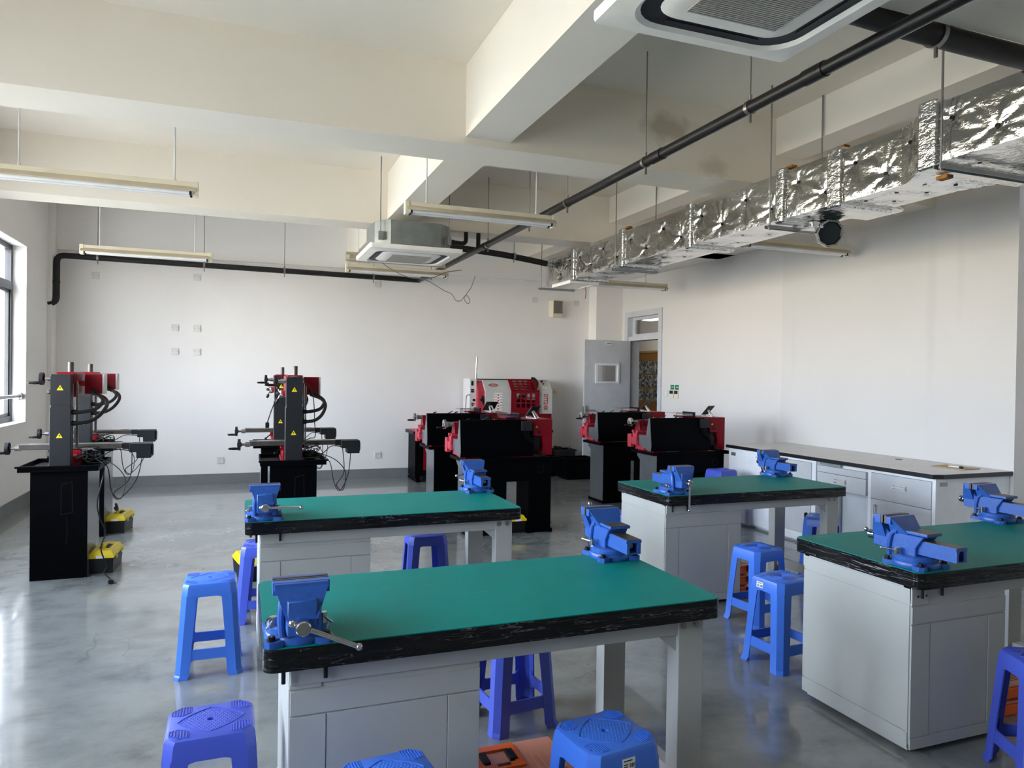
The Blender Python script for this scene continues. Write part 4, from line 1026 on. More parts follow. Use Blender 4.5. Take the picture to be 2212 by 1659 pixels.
# ================================================================== wall cabinets on the right
def wall_cabinets():
    x0, x1 = 4.87, 5.665
    t = thing('worktop', 'long grey laminate worktop with black edge along the right wall', 'worktop', (x0, 5.1, .80))
    b = MB(); b.prism([(-.03, -1.2), (.05, -1.225), (.80, -1.225), (.80, 1.26), (-.03, 1.26)], -.022, .012, 'z', bev=.004); b.done('edge_band', m_bedge, t)
    b = MB(); b.prism([(-.027, -1.197), (.052, -1.222), (.797, -1.222), (.797, 1.257), (-.027, 1.257)], .0115, .0135, 'z'); b.done('laminate', m_lam, t)
    b = MB(); b.lathe([(.03, .0135), (.03, .0155), (.026, .016)], (.60, -.35, 0)); b.done('grommet', m_blackg, t)
    n = thing('notebook', 'brown notepad lying on the worktop near its right end', 'notebook', (5.42, 4.17, .8137), .1)
    b = MB(); b.box(-.10, -.14, 0, .10, .14, .006, .002); b.done('cover', m_brown, n)
    m = thing('marker_pen', 'white marker pen with black cap lying on the brown notepad', 'pen', (5.36, 4.15, .828), .1)
    b = MB(); b.cyl((0, -.06, 0), (0, .03, 0), .007); b.done('barrel', m_white, m)
    b = MB(); b.cyl((0, -.085, 0), (0, -.058, 0), .008); b.done('cap', m_blackg, m)
    def pull(parent, x, y, z, vert=False):
        b = MB()
        if vert:
            for s in (-.05, .05): b.box(-.022, -.007, s - .006, 0, .007, s + .006)
            b.box(-.026, -.005, -.05, -.018, .005, .05)
        else:
            b.prism(rect(-.06, -.022, .06, .022), -.010, 0, 'x', [rect(-.052, -.015, .052, .015)]); b.box(-.022, -.062, -.014, 0, -.050, .014); b.box(-.022, .050, -.014, 0, .062, .014); b.box(-.024, -.052, -.006, -.016, .052, .010)
        o = b.done('handle', m_pull, parent); o.location = (x, y, z)
    def cab(label, ya, yb, door0, hinge_right, filler):
        c = thing('steel_cabinet', label, 'cabinet', (x0, ya, 0))
        L = yb - ya; d0 = door0; d1 = door0 + .56
        b = MB(); b.box(.02, 0, .05, x1 - x0, L, .778); b.box(.05, .02, 0, x1 - x0, L - .02, .05); b.done('body', m_cabw, c)
        b = MB(); b.prism(rect(0, .03, L, .778), 0, .02, 'x', [rect(d0, .09, d1, .755)])
        b.done('face_frame', m_cabw, c)
        dr = MB(); dr.box(-.004, d0 + .003, .545, .014, d1 - .003, .752, .002); dw = dr.done('drawer', m_cabg, c)
        pull(dw, -.004, (d0 + d1) / 2, .665)
        dr = MB(); dr.box(-.004, d0 + .003, .093, .014, d1 - .003, .540, .002); dd = dr.done('door', m_cabg, c)
        hy = d0 + .05 if hinge_right else d1 - .05
        pull(dd, -.004, hy, .44, True)
        q = MB(); q.cyl((-.004, hy, .28), (-.012, hy, .28), .012); q.box(-.03, hy - .003, .245, -.012, hy + .003, .29); q.done('lock', m_blackg, dd)
        return c
    c1 = cab('white steel cabinet at the far end of the worktop, blank panel at left', 5.10, 6.34, .05, True, True)
    b = MB(); b.box(-.002, 1.13, .70, .0, 1.20, .735); b.done('plate', m_galv, c1)
    c2 = cab('white steel cabinet at the near end of the worktop, hinge at right', 3.90, 4.52, .03, False, False)
    b = MB(); b.box(.04, -.002, .72, .12, 0, .75); b.done('plate', m_galv, c2)
    b = MB(); b.box(-.008, .022, .30, .006, .030, .40); b.done('hinge', m_iron, c2)
    for k in range(2):
        pass
    k = thing('drawer_unit', 'pale grey hanging drawer unit between the two cabinets, top drawer ajar', 'drawer unit', (x0, 4.52, .53))
    b = MB(); b.box(.03, .001, .02, x1 - x0, .579, .2475); b.done('body', m_cabw, k)
    b = MB(); b.box(-.004, .02, .02, .03, .56, .155, .003); d = b.done('drawer', m_cabg, k); pull(d, -.004, .29, .10)
    b = MB(); b.box(-.006, .02, .158, .03, .56, .215, .003); d = b.done('drawer', m_cabg, k)
    b = MB(); b.box(0.0, .30, .222, .02, .54, .242); d = b.done('keyboard_tray', m_galv, k)
    b = MB(); b.box(.30, .02, -.53, .32, .56, .02); b.done('knee_panel', m_cabg, k)
wall_cabinets()

# ================================================================== machines
def hazard(parent, x, y, z, s=.026):
    """yellow triangle with a dark bolt, on a face turned to -y"""
    b = MB(); b.prism([(-s, -s * .8), (s, -s * .8), (0, s * .95)], -.0012, 0, 'y'); o = b.done('warning_sign', m_yel, parent); o.location = (x, y, z)
    b = MB(); b.prism([(.003, .014), (-.006, -.001), (.000, -.001), (-.004, -.014), (.007, .003), (.001, .003)], -.002, -.0012, 'y'); b.done('bolt_symbol', m_ink, o)
def handwheel(parent, name, c, r, handle_dir=-1, m=None):
    """wheel on an x axis, crank handle sticking out to handle_dir"""
    m = m or m_graph
    b = MB(); x, y, z = c
    b.lathe([(r * .86, -.012), (r, -.011), (r, .011), (r * .86, .012), (r * .84, .004), (.02, .004), (.02, .016), (.012, .02), (.012, -.016), (.02, -.014), (.02, -.006), (r * .84, -.006)], c, (1, 0, 0), 28)
    w = b.done(name, m, parent)
    b = MB(); a = -.5; b.lathe([(.006, 0), (.010, .006), (.011, .03), (.008, .07), (.004, .074)], (x + .008 * handle_dir, y + r * .75 * math.sin(a), z - r * .75 * math.cos(a)), (handle_dir, 0, 0), 12); b.done('crank_handle', m_blackg, w)
def make_mill(label):
    """vertical mill seen from behind; origin at the floor, middle of the column's rear face"""
    t = thing('milling_machine', label, 'milling machine', (0, 0, 0), 0, 'red and black milling machines')
    b = MB(); b.box(-.178, .0, .0, .178, .006, .775); b.done('stand_front', m_black, t)
    b = MB(); b.box(-.178, .006, 0, .178, .46, .775, .004); s = b.done('stand', m_sheet, t)
    b = MB()
    for z in (.25, .5): b.box(-.179, .10, z, -.178, .36, z + .006)
    b = MB(); b.prism([(.01, .46), (.085, .475), (.08, .70), (.012, .68)], -.0012, 0, 'y', [[(.0125, .463), (.0825, .478), (.0775, .697), (.0145, .677)]])
    b.tube([(.045, -.001, .445), (.052, -.001, .38), (.05, -.001, .30), (.044, -.001, .25)], .0014, 6, 4); b.done('weld_mark', m_graph, t)
    # tray
    b = MB(); b.box(-.25, -.03, .775, .25, .52, .787)
    b.prism(rect(-.25, -.03, .25, .52), .787, .815, 'z', [rect(-.242, -.022, .242, .512)]); b.box(-.262, -.042, .806, .262, -.022, .818); b.done('chip_tray', m_black, t)
    # foot casting
    b = MB(); b.box(-.09, .03, .787, .09, .46, .815, .006); b.box(-.078, .12, .81, .078, .44, .87, .01); b.box(-.085, .29, .86, .085, .41, .897, .006); b.done('base_casting', m_red, t)
    # column with cover
    b = MB(); b.prism([(-.066, .789), (.066, .789), (.066, 1.225), (.063, 1.235), (.063, 1.468), (-.060, 1.468), (-.060, 1.235), (-.066, 1.225)], .004, .10, 'y', bev=.003)
    b.box(-.0605, .0025, 1.25, .0635, .0055, 1.455, .001); b.done('column_cover', m_graph, t)
    b = MB(); b.box(-.055, .10, .90, .055, .155, 1.44); b.done('column_way', m_mgrey, t)
    b = MB(); b.cyl((.082, .13, .93), (.082, .13, 1.42), .008); b.cyl((.095, .10, .95), (.095, .10, 1.40), .005); b.done('lead_screw', m_iron, t)
    hazard(t, 0, .0022, 1.372, .021); hazard(t, -.003, .0035, 1.03, .021)
    # head
    b = MB(); b.box(-.06, .16, 1.30, .075, .44, 1.48, .012); b.box(-.045, .10, 1.40, .07, .42, 1.486, .005); hd = b.done('spindle_head', m_red, t)
    b = MB(); b.cyl((.02, .24, 1.48), (.02, .24, 1.56), .019, n=20); b.done('spindle_cap', m_dkiron, t)
    b = MB(); b.cyl((.01, .36, 1.14), (.01, .36, 1.30), .032, n=20); b.cyl((.01, .36, 1.06), (.01, .36, 1.14), .02); b.done('quill', m_steel, t)
    b = MB(); b.box(.07, .34, 1.385, .10, .38, 1.415); b.cyl((.088, .33, 1.40), (.088, .39, 1.40), .022); b.done('motor_arm', m_redl, t)
    b = MB(); b.box(.098, .31, 1.322, .216, .43, 1.472, .006); mo = b.done('control_box', m_red, t)
    b = MB(); b.box(.216, .308, 1.32, .230, .432, 1.474, .003); b.done('box_lid', m_mgrey, mo)
    # elevating wheel and down-feed
    b = MB(); b.cyl((-.10, .12, 1.435), (-.06, .12, 1.435), .018); b.cyl((-.13, .12, 1.435), (-.10, .12, 1.435), .012); b.done('feed_shaft', m_steel, t)
    handwheel(t, 'handwheel', (-.138, .12, 1.435), .046)
    b = MB(); b.lathe([(.028, 0), (.034, .015), (.034, .03), (.02, .04)], (-.06, .30, 1.33), (-1, 0, 0)); fd = b.done('down_feed_hub', m_steel, t)
    for a in (35, 155, 275):
        a = math.radians(a); d = Vector((-.35, math.sin(a), math.cos(a))).normalized(); c = Vector((-.09, .30, 1.33))
        b = MB(); b.cyl(c, c + d * .05, .005, n=8); q = b.done('down_feed_lever', m_steel, t)
        b = MB(); b.lathe([(.008, 0), (.014, .012), (.015, .034), (.011, .04)], c + d * .05, d, 14); b.done('grip', m_blackg, q)
    # table
    b = MB(); b.box(-.323, .30, .902, .355, .40, .938, .003)
    for y in (.195, .225, .255): pass
    tb = b.done('work_table', m_dkiron, t)
    b = MB(); b.box(-.324, .298, .9375, .356, .402, .942)
    for k in range(2): pass
    b.done('table_top', m_iron, tb)
    b = MB()
    for x in (-.30, .29): b.box(x - .03, .33, .9415, x + .03, .37, .943)
    b.done('table_slot', m_dark, tb)
    b = MB(); b.cyl((-.358, .35, .912), (-.322, .35, .912), .02); b.cyl((-.40, .35, .912), (-.355, .35, .912), .010); b.done('screw_bearing', m_iron, t)
    handwheel(t, 'table_handwheel', (-.405, .35, .912), .047)
    b = MB(); b.box(.356, .31, .895, .406, .39, .940, .003); b.done('drive_bracket', m_graph, t)
    b = MB(); b.prism([(.405, .872), (.405, .938), (.558, .938), (.558, .826), (.455, .826), (.455, .872)], .28, .42, 'y', bev=.004); b.done('drive_motor', m_graph, t)
    b = MB(); b.cyl((.558, .35, .885), (.568, .35, .885), .045); b.done('motor_cap', m_blackg, t)
    # cross slide wheel towards the wall, lever
    b = MB(); b.cyl((-.085, .30, .88), (-.13, .26, .845), .006, n=8); b.ball((-.13, .26, .845), .012); b.done('clamp_lever', m_blackg, t)
    # hoses from the control box to the column
    b = MB(); b.tube([(.145, .315, 1.36), (.165, .27, 1.34), (.225, .20, 1.30), (.245, .15, 1.265), (.205, .09, 1.215), (.12, .055, 1.195), (.066, .05, 1.195)], .0135, 12, 6); b.done('hose', m_foam, t)
    b = MB(); b.tube([(.15, .33, 1.325), (.235, .29, 1.29), (.262, .22, 1.24), (.23, .14, 1.17), (.17, .08, 1.125), (.10, .05, 1.115), (.066, .05, 1.115)], .0135, 12, 6); b.done('hose', m_foam, t)
    for z in (1.195, 1.115):
        b = MB(); b.cyl((.064, .05, z), (.098, .05, z), .018, n=14); b.done('hose_fitting', m_blackg, t)
    # cables from the drive motor to the tray
    rr = random.Random(5)
    b = MB(); b.tube([(.44, .33, .875), (.32, .22, .90), (.24, .1, .86), (.19, .15, .84), (.12, .2, .84)], .0035, 6, 6)
    b.tube([(.49, .34, .83), (.46, .25, .66), (.37, .06, .55), (.32, .06, .62), (.29, .1, .78), (.22, .15, .835)], .0035, 6, 6)
    b.tube([(.42, .33, .875), (.42, .22, .68), (.34, .05, .60), (.39, .03, .56), (.41, .06, .70), (.33, .1, .80), (.2, .18, .85), (.12, .2, .87)], .0035, 6, 6)
    for k in range(7):
        p = [(rr.uniform(.08, .22), rr.uniform(.06, .3), rr.uniform(.83, .93)) for _ in range(5)]; b.tube(p, .003, 6, 6)
    b.done('cable', m_blackg, t)
    b = MB(); b.box(.09, .30, .80, .20, .42, .85, .005); b.done('power_supply', m_black, t)
    return t
mill = make_mill('nearest black milling machine by the window, big tray and hand wheel at left')
mill.location = (-1.218, 5.93, 0)
dup(mill, 'milling machine by the window standing behind the nearest one', (-1.335, 7.34, 0))
m3 = dup(mill, 'milling machine with black column before the pale back wall, front of the centre pair', (.386, 5.90, 0))
m4 = dup(mill, 'milling machine behind the centre one, its red head showing above', (.355, 7.32, 0))
# power leads
t = thing('power_cable', 'black power lead hanging from the left machine to a plug on the floor', 'cable', (-.97, 5.9, 0))
b = MB(); b.tube([(-.05, .25, .83), (.02, .1, .80), (.03, .0, .72), (.0, -.02, .55), (.02, -.03, .43), (.055, -.04, .33), (.03, -.05, .22), (.07, -.07, .10), (.06, -.10, .055), (.10, -.14, .025), (.115, -.18, .012)], .0045, 6, 6); b.done('lead', m_blackg, t)
b = MB(); b.obox(Vector((.118, -.20, .014)), (.032, .04, .024), Matrix.Rotation(.3, 3, 'Z'), .006)
for q in (-.008, .008): b.box(.118 + q - .002, -.235, .012, .118 + q + .002, -.218, .016)
b.done('plug', m_blackg, t)
t = thing('power_cable', 'black cable drooping in a loop with a plug off the centre milling machine head', 'cable', (.30, 6.14, 0))
b = MB(); b.tube([(-.04, 0, 1.30), (-.06, 0, 1.24), (-.075, 0, 1.20), (-.10, 0, 1.12), (-.105, 0, 1.10)], .0045, 6, 6); b.done('lead', m_blackg, t)
b = MB(); b.box(-.122, -.015, 1.055, -.092, .015, 1.10, .006)
for q in (-.112, -.10): b.box(q - .002, -.003, 1.035, q + .002, .003, 1.056)
b.done('plug', m_blackg, t)
t = thing('power_cable', 'thin black cable over the right side of the centre milling machine', 'cable', (.386, 5.9, 0))
b = MB(); b.tube([(-.03, .05, 1.472), (.03, -.005, 1.475), (.09, .0, 1.43), (.13, .02, 1.36), (.15, .06, 1.30), (.16, .08, 1.22), (.165, .08, 1.10), (.17, .1, .99), (.13, .12, .975), (.06, .12, .94)], .0035, 6, 6); b.done('lead', m_blackg, t)

def tablet(label, x, y, z, rz, tilt=.70):
    """tablet leaning back on a white stand; its screen faces the far side of the machine"""
    t = thing('tablet_computer', label, 'tablet', (x, y, z), rz, 'tablets on stands')
    b = MB(); b.box(-.078, -.004, 0, .078, .004, .125, .003); o = b.done('tablet', m_blackg, t); o.matrix_local = Matrix.Translation((0, .045, .022)) @ Matrix.Rotation(tilt, 4, 'X')
    b = MB()
    for s in (-1, 1):
        b.quadsolid([(s * .026 - .007, -.052, .004), (s * .026 + .007, -.052, .004), (s * .026 + .007, -.042, .004), (s * .026 - .007, -.042, .004)], [(s * .014 - .007, .002, .072), (s * .014 + .007, .002, .072), (s * .014 + .007, .010, .066), (s * .014 - .007, .010, .066)])
    b.box(-.022, -.004, .062, .022, .006, .074); b.box(-.04, -.06, -.001, .04, .06, .005, .001); b.box(-.04, .045, .004, .04, .062, .024, .002); b.done('stand', m_white, t)
    return t
def make_lathe(label):
    """bench lathe seen from behind; origin on the floor below the left rear edge of its splash guard"""
    t = thing('bench_lathe', label, 'lathe', (0, 0, 0), 0, 'red and black bench lathes')
    # stand: two pedestals and an apron
    for x0, x1, nm in ((.085, .46, 'l'), (.69, .925, 'r')):
        b = MB(); b.box(x0, .03, .0, x1, .36, .70, .004)
        b.done('pedestal', m_black, t)
    b = MB()
    for s, x in ((0, .08), ):
        b.prism([(.05, .70), (.03, .70), (.03, .03), (.36, .03), (.36, .62), (.42, .66), (.42, .70)], x, x + .006, 'x')
    b.done('side_plate', m_sheet, t)
    b = MB(); b.box(.46, .032, .50, .69, .05, .70); b.box(.0855, .0285, .51, .69, .031, .695); b.done('apron', m_black, t)
    b = MB(); b.prism([(.785, .575), (.845, .58), (.845, .645), (.785, .64)], .0288, .030, 'y', [[(.7865, .5765), (.8435, .5815), (.8435, .6435), (.7865, .6385)]]); b.done('weld_mark', m_graph, t)
    b = MB()
    for x0, x1 in ((.075, .13), (.40, .47), (.68, .73), (.90, .94)): b.box(x0, .02, 0, x1, .40, .035, .003)
    b.done('foot', m_black, t)
    b = MB(); b.box(.02, .0, .700, 1.0, .45, .708); b.prism(rect(.02, 0, 1.0, .45), .708, .730, 'z', [rect(.028, .008, .992, .442)]); b.box(.012, -.008, .722, 1.008, .006, .733); b.done('chip_tray', m_black, t)
    # bed feet, bed and guard
    for x in (.06, .60):
        b = MB(); b.box(x, .06, .708, x + .14, .38, .742, .003); b.done('bed_foot', m_red, t)
    b = MB(); b.box(.03, .20, .742, .84, .38, .79)
    b.prism([(.25, .79), (.37, .79), (.37, .83), (.352, .85), (.352, .91), (.372, .925), (.372, .945), (.335, .945), (.33, .915), (.29, .915), (.285, .945), (.25, .945), (.25, .925), (.268, .91), (.268, .85), (.25, .83)], -.02, .70, 'x'); b.done('bed', m_redl, t)
    b = MB(); b.prism([(.0, .80), (.035, 1.088), (.06, 1.088), (.105, .905), (.245, .90), (.25, .80), (.05, .745), (.012, .745)], -.004, .008, 'x'); b.done('guard_end', m_sheet, t)
    b = MB(); b.prism([(-.002, .80), (.033, 1.09), (.05, 1.09), (.052, 1.083), (.038, 1.083), (.006, .803), (.018, .752), (.012, .744)], .0, .727, 'x'); b.prism([(.012, .744), (.018, .75), (.25, .802), (.25, .796)], .0, .727, 'x'); b.done('splash_guard', m_black, t)
    # tailstock, carriage, wheel
    b = MB(); b.prism([(.25, .945), (.37, .945), (.35, .99), (.345, 1.055), (.275, 1.055), (.27, .99)], .01, .13, 'x', bev=.004); b.done('tailstock_body', m_red, t)
    b = MB(); b.cyl((-.035, .31, 1.033), (.20, .31, 1.033), .022, n=18); b.cyl((-.045, .31, 1.033), (-.035, .31, 1.033), .028); b.done('tailstock_barrel', m_galv, t)
    handwheel(t, 'tailstock_handwheel', (-.075, .31, 1.033), .045, -1, m_steel)
    b = MB(); b.cyl((.06, .28, 1.05), (.04, .24, .97), .006, n=8); b.ball((.062, .28, 1.055), .012); b.done('clamp_lever', m_blackg, t)
    b = MB(); b.box(-.03, .26, .80, -.0, .42, .87, .006); b.box(-.035, .36, .76, .01, .44, .90, .006); b.done('lead_screw_bracket', m_redl, t)
    b = MB(); b.box(.25, .22, .95, .40, .42, .98, .004); b.box(.29, .26, .98, .36, .34, 1.03, .004); b.cyl((.31, .3, 1.03), (.31, .3, 1.08), .008); b.cyl((.31, .3, 1.075), (.36, .3, 1.10), .005, n=8); b.done('carriage', m_dkiron, t)
    # headstock
    b = MB(); b.box(.665, .03, .93, .93, .42, 1.092, .005); b.box(.835, .03, .745, .93, .42, .932, .005); b.box(.66, .12, .745, .84, .38, .932); hs = b.done('headstock', m_red, t)
    b = MB(); b.box(.70, .07, .79, .83, .12, .92); b.cyl((.76, .04, .85), (.76, .08, .85), .045); b.done('motor', m_blackg, t)
    b = MB()
    for i in range(4):
        for j in range(4): b.cyl((.865 + i * .012, .029, 1.03 + j * .010), (.865 + i * .012, .031, 1.03 + j * .010), .003, n=6)
    b.done('vent', m_dark, hs)
    b = MB(); b.prism(rrect(.77, .955, .805, .98, .010, 3), .026, .031, 'y'); b.done('power_inlet', m_blackg, hs)
    hazard(hs, .765, .0298, 1.022, .013)
    b = MB(); b.box(.672, .028, .905, .702, .0295, .93); b.done('label', m_paper, hs)
    # chuck guard
    b = MB(); b.box(.42, .20, 1.05, .66, .205, 1.13); b.box(.42, .20, 1.125, .66, .40, 1.13); b.done('chuck_guard', m_clear, t)
    b = MB(); b.box(.645, .19, 1.04, .66, .41, 1.14); b.tube([(.42, .198, 1.08), (.425, .198, 1.132), (.66, .198, 1.128)], .003, 6); b.done('guard_frame', m_blackg, t)
    b = MB(); b.cyl((.56, .31, 1.033), (.66, .31, 1.033), .055, n=24); b.done('chuck', m_steel, t)
    b = MB(); b.box(.52, .22, 1.085, .665, .40, 1.10); b.done('guard_hinge', m_red, t)
    # junction box with cables
    b = MB(); b.box(.60, -.012, .985, .705, .024, 1.078, .003); b.done('junction_box', m_graph, t)
    b = MB()
    for k in range(3): b.tube([(.625 + k * .022, .005, .985), (.632 + k * .02, -.002, .93), (.70 + k * .02, -.008, .87), (.77, .0, .80), (.80 + k * .02, .02, .735)], .0035, 6, 6)
    b.tube([(.80, .015, .80), (.83, .01, .76), (.86, .02, .735), (.80, .04, .735)], .004, 6, 6)
    b.done('cable', m_blackg, t)
    # small lamp knobs on top of the guard
    for x in (.08, .32):
        b = MB(); b.cyl((x, .06, 1.085), (x, .06, 1.098), .006); b.cyl((x, .06, 1.096), (x + .03, .07, 1.102), .006, n=8); b.done('clip', m_blackg, t)
    return t
LA = make_lathe('black bench lathe front and centre, behind the middle workbench'); LA.location = (1.893, 6.345, 0)
LATHES = [LA]
LATHES.append(dup(LA, 'black bench lathe on the left, just in front of the desk of the enclosed lathe', (1.868, 7.52, 0)))
LATHES.append(dup(LA, 'black bench lathe in front of the open door', (3.955, 7.58, 0)))
LATHES.append(dup(LA, 'black bench lathe on the right, next to the wall cabinets', (3.965, 6.42, 0)))
tablet('black tablet on white stand atop the front centre lathe', 2.68, 6.52, 1.094, .60)
tablet('black tablet on white stand atop the left rear lathe', 2.64, 7.70, 1.094, .25)
tablet('black tablet on white stand in front of the doorway', 4.70, 7.76, 1.094, .65)
tablet('black tablet on white stand atop the right lathe by the wall cabinets', 4.79, 6.60, 1.094, .5)
t = thing('metal_rod', 'short shiny rod lying on the tray of the right lathe', 'rod', (4.02, 6.50, .7185))
b = MB(); b.cyl((0, 0, 0), (.10, .01, 0), .010); b.cyl((-.03, -.003, 0), (0, 0, 0), .006); b.done('rod', m_steel, t)

def cnc():
    # desk on two T feet
    d = thing('machine_desk', 'black desk with red panel under the red and grey enclosed lathe', 'desk', (2.24, 9.85, 0))
    b = MB(); b.box(0, 0, .668, 2.14, .52, .712, .006); b.done('desk_top', m_graph, d)
    b = MB(); b.box(.02, .02, .712, .8, .5, .714); b.done('desk_mat', m_redl, d)
    for x in (.04, 2.0):
        b = MB(); b.box(x, .03, .06, x + .09, .48, .668, .004); b.done('leg', m_black, d)
        b = MB(); b.prism([(-.02, 0), (.54, 0), (.54, .03), (.40, .07), (.12, .07), (-.02, .03)], x + .01, x + .07, 'x'); b.done('foot', m_black, d)
    b = MB(); b.box(.13, .05, .08, .9, .07, .62); b.done('modesty_panel', m_black, d)
    b = MB(); b.box(.16, .042, .16, .40, .05, .54, .002); b.done('red_panel', m_red, d)
    b = MB(); b.box(.13, .03, .60, .75, .045, .625); b.done('rail', m_mgrey, d)
    # machine: origin at front-left bottom corner of the cabinet
    X, Y = 3.10, 9.86
    t = thing('enclosed_lathe', 'red and grey enclosed lathe with windowed sliding hood against the back wall', 'machine', (X, Y, .716))
    W = 1.26; z = lambda v: v - .716
    side = [(0, z(.95)), (0, z(1.285)), (.16, z(1.457)), (.46, z(1.457)), (.46, z(.95))]
    b = MB(); b.box(0, .02, 0, W, .46, z(.95), .004); b.done('base', m_red, t)
    b = MB(); b.prism(side, .20, .60, 'x', bev=.003); b.done('left_cover', m_mgrey, t)
    b = MB(); b.prism(side, 1.03, W, 'x', bev=.003); b.done('right_cover', m_mgrey, t)
    b = MB(); b.box(0, .12, z(.93), .10, .46, z(1.462), .003); b.prism(side, .1985, .205, 'x'); b.done('control_cabinet', m_white, t)
    b = MB(); b.prism([(.03, z(.95)), (.03, z(1.28)), (.165, z(1.43)), (.42, z(1.43)), (.42, z(.95))], .10, .198, 'x'); b.done('side_cover', m_redl, t)
    # hood with two windows of twelve panes
    def hood_face(P0, U, V, w, h, holes, name):
        b = MB(); b.prism(rect(0, 0, w, h), 0, .012, 'z', holes); o = b.done(name, m_red, t)
        N = U.cross(V); o.matrix_local = Matrix.Translation(P0) @ Matrix((U, V, N)).transposed().to_4x4(); return o
    U = Vector((1, 0, 0))
    w = .45; h = z(1.285) - z(.95); px = .095
    hs = [rrect(.085 + i * .080, .095 + j * .075, .085 + i * .080 + .060, .095 + j * .075 + .057, .006, 2) for i in range(4) for j in range(3)]
    h1 = hood_face(Vector((.59, -.018, z(.95))), U, Vector((0, 0, 1)), w, h, hs, 'sliding_hood')
    b = MB(); b.box(.07, .08, -.004, .42, .32, -.001); o = b.done('hood_window', m_clear, h1)
    sl = Vector((0, .16, .172)); L = sl.length; sl.normalize()
    hs = [rrect(.06 + i * .088, .022 + j * .051, .06 + i * .088 + .066, .022 + j * .051 + .036, .005, 2) for i in range(4) for j in range(4)]
    h2 = hood_face(Vector((.59, -.018, z(1.285))), U, sl, w, L, hs, 'hood_top')
    b = MB(); b.box(.05, .01, -.004, .42, .225, -.001); b.done('hood_window', m_clear, h2)
    b = MB(); b.prism(side, .60, .606, 'x'); b.prism(side, 1.022, 1.03, 'x'); b.done('hood_side', m_hood, t)
    b = MB(); b.box(.61, .25, .02, 1.02, .44, .5); b.done('inner_wall', m_dark, t)
    b = MB(); b.box(.10, .14, z(1.447), .60, .16, z(1.462)); b.done('rail', m_graph, t)
    # panels of the left side of the cabinet
    b = MB(); b.box(.02, .114, z(1.36), .05, .12, z(1.43)); b.done('display', m_blackg, t)
    b = MB(); b.box(.015, .114, z(1.26), .06, .12, z(1.31)); b.done('switch', m_blackg, t)
    b = MB(); b.cyl((.06, .12, z(1.15)), (.06, .11, z(1.15)), .018); b.done('rotary_switch', m_blackg, t)
    b = MB(); b.box(.03, .114, z(1.06), .05, .12, z(1.075)); b.done('slot', m_blackg, t)
    b = MB(); b.box(.022, .110, z(1.28), .03, .114, z(1.29)); b.box(.038, .110, z(1.28), .046, .114, z(1.29)); b.done('switch_light', m_white, t)
    b = MB(); b.cyl((.035, .12, z(1.095)), (.035, .10, z(1.095)), .014); b.done('stop_button', m_red, t)
    b = MB(); b.prism([(.148, z(1.20)), (.165, z(1.22)), (.185, z(1.14)), (.182, z(1.08)), (.16, z(1.12))], .01, .03, 'y'); b.cyl((.15, .028, z(1.155)), (.15, .0, z(1.155)), .022); b.done('spindle_knob', m_blackg, t)
    # emblem: toothed oval ring
    e = MB(); o = []; i2 = []
    for k in range(72):
        a = 2 * PI * k / 72; r = 1.0 + (.14 if k % 6 < 3 else 0); o.append((.068 * r * math.cos(a), .027 * r * math.sin(a))); i2.append((.055 * math.cos(a), .019 * math.sin(a)))
    e.prism(o, 0, .0015, 'z', [i2])
    for k in range(5): e.box(-.040 + k * .017, -.009, 0, -.029 + k * .017, .009, .0015)
    q = e.done('emblem', m_redink, t); N = U.cross(sl); q.matrix_local = Matrix.Translation(Vector((.345, .0, z(1.285))) + sl * .115 + N * .001) @ Matrix((U, sl, N)).transposed().to_4x4()
    # instruction sheet
    b = MB(); b.box(.33, -.0012, z(1.0), .46, 0, z(1.26)); s = b.done('instruction_sheet', m_paper, t)
    b = MB()
    for k in range(6):
        for c in (0, 1): b.box(.335 + c * .085, -.002, z(1.235 - k * .04), .375 + c * .085, -.0012, z(1.242 - k * .04))
        b.box(.385, -.002, z(1.218 - k * .04), .408, -.0012, z(1.236 - k * .04))
    b.done('sheet_print', m_redink, s)
    text_mesh('DTT2100', .092, .0008, 'lettering', m_redink, t, Matrix.Translation((1.148, -.001, z(1.125))) @ Matrix.Rotation(PI / 2, 4, 'X') @ Matrix.Rotation(-PI / 2, 4, 'Z') @ Matrix.Diagonal((.66, 1.0, 1, 1)))
    N2 = N
    def onslope(x, v, bm_fn, name, mat):
        b = MB(); bm_fn(b); o = b.done(name, mat, t); o.matrix_local = Matrix.Translation(Vector((x, 0, z(1.285))) + sl * v + N2 * .001) @ Matrix((U, sl, N2)).transposed().to_4x4()
    onslope(1.13, .19, lambda b: (b.cyl((0, 0, 0), (0, 0, .02), .018)), 'stop_button', m_red)
    onslope(1.145, .145, lambda b: (b.cyl((0, 0, 0), (0, 0, .014), .011)), 'push_button', m_blackg)
    onslope(1.155, .075, lambda b: (b.box(-.04, -.022, 0, -.004, .022, .001), b.box(.004, -.022, 0, .04, .022, .001)), 'label', m_paper)
    b = MB(); b.tube([(.97, -.03, z(1.30)), (1.0, -.03, z(1.40)), (.99, .06, z(1.47)), (.97, .12, z(1.48))], .018, 8, 4); b.done('hood_handle', m_blackg, t)
    b = MB(); b.box(.99, -.045, z(1.30), 1.015, -.02, z(1.38), .004); b.done('handle_grip', m_org, t)
    # signal lamp pole
    b = MB(); b.cyl((.115, .2, z(1.457)), (.115, .2, z(1.53)), .018); b.cyl((.115, .2, z(1.53)), (.125, .2, z(1.78)), .012, .017); b.done('signal_lamp', m_steel, t)
    b = MB(); b.tube([(.0, .10, z(1.22)), (-.04, .08, z(1.225)), (-.07, .06, z(1.20)), (-.075, .06, z(1.1)), (-.08, .06, z(.95)), (-.1, .06, .0)], .005, 6, 6); b.done('power_lead', m_blackg, t)
    b = MB(); b.box(W, .1, -.0, W + .03, .3, z(.9), .002); b.done('chip_cover', m_black, t)
cnc()

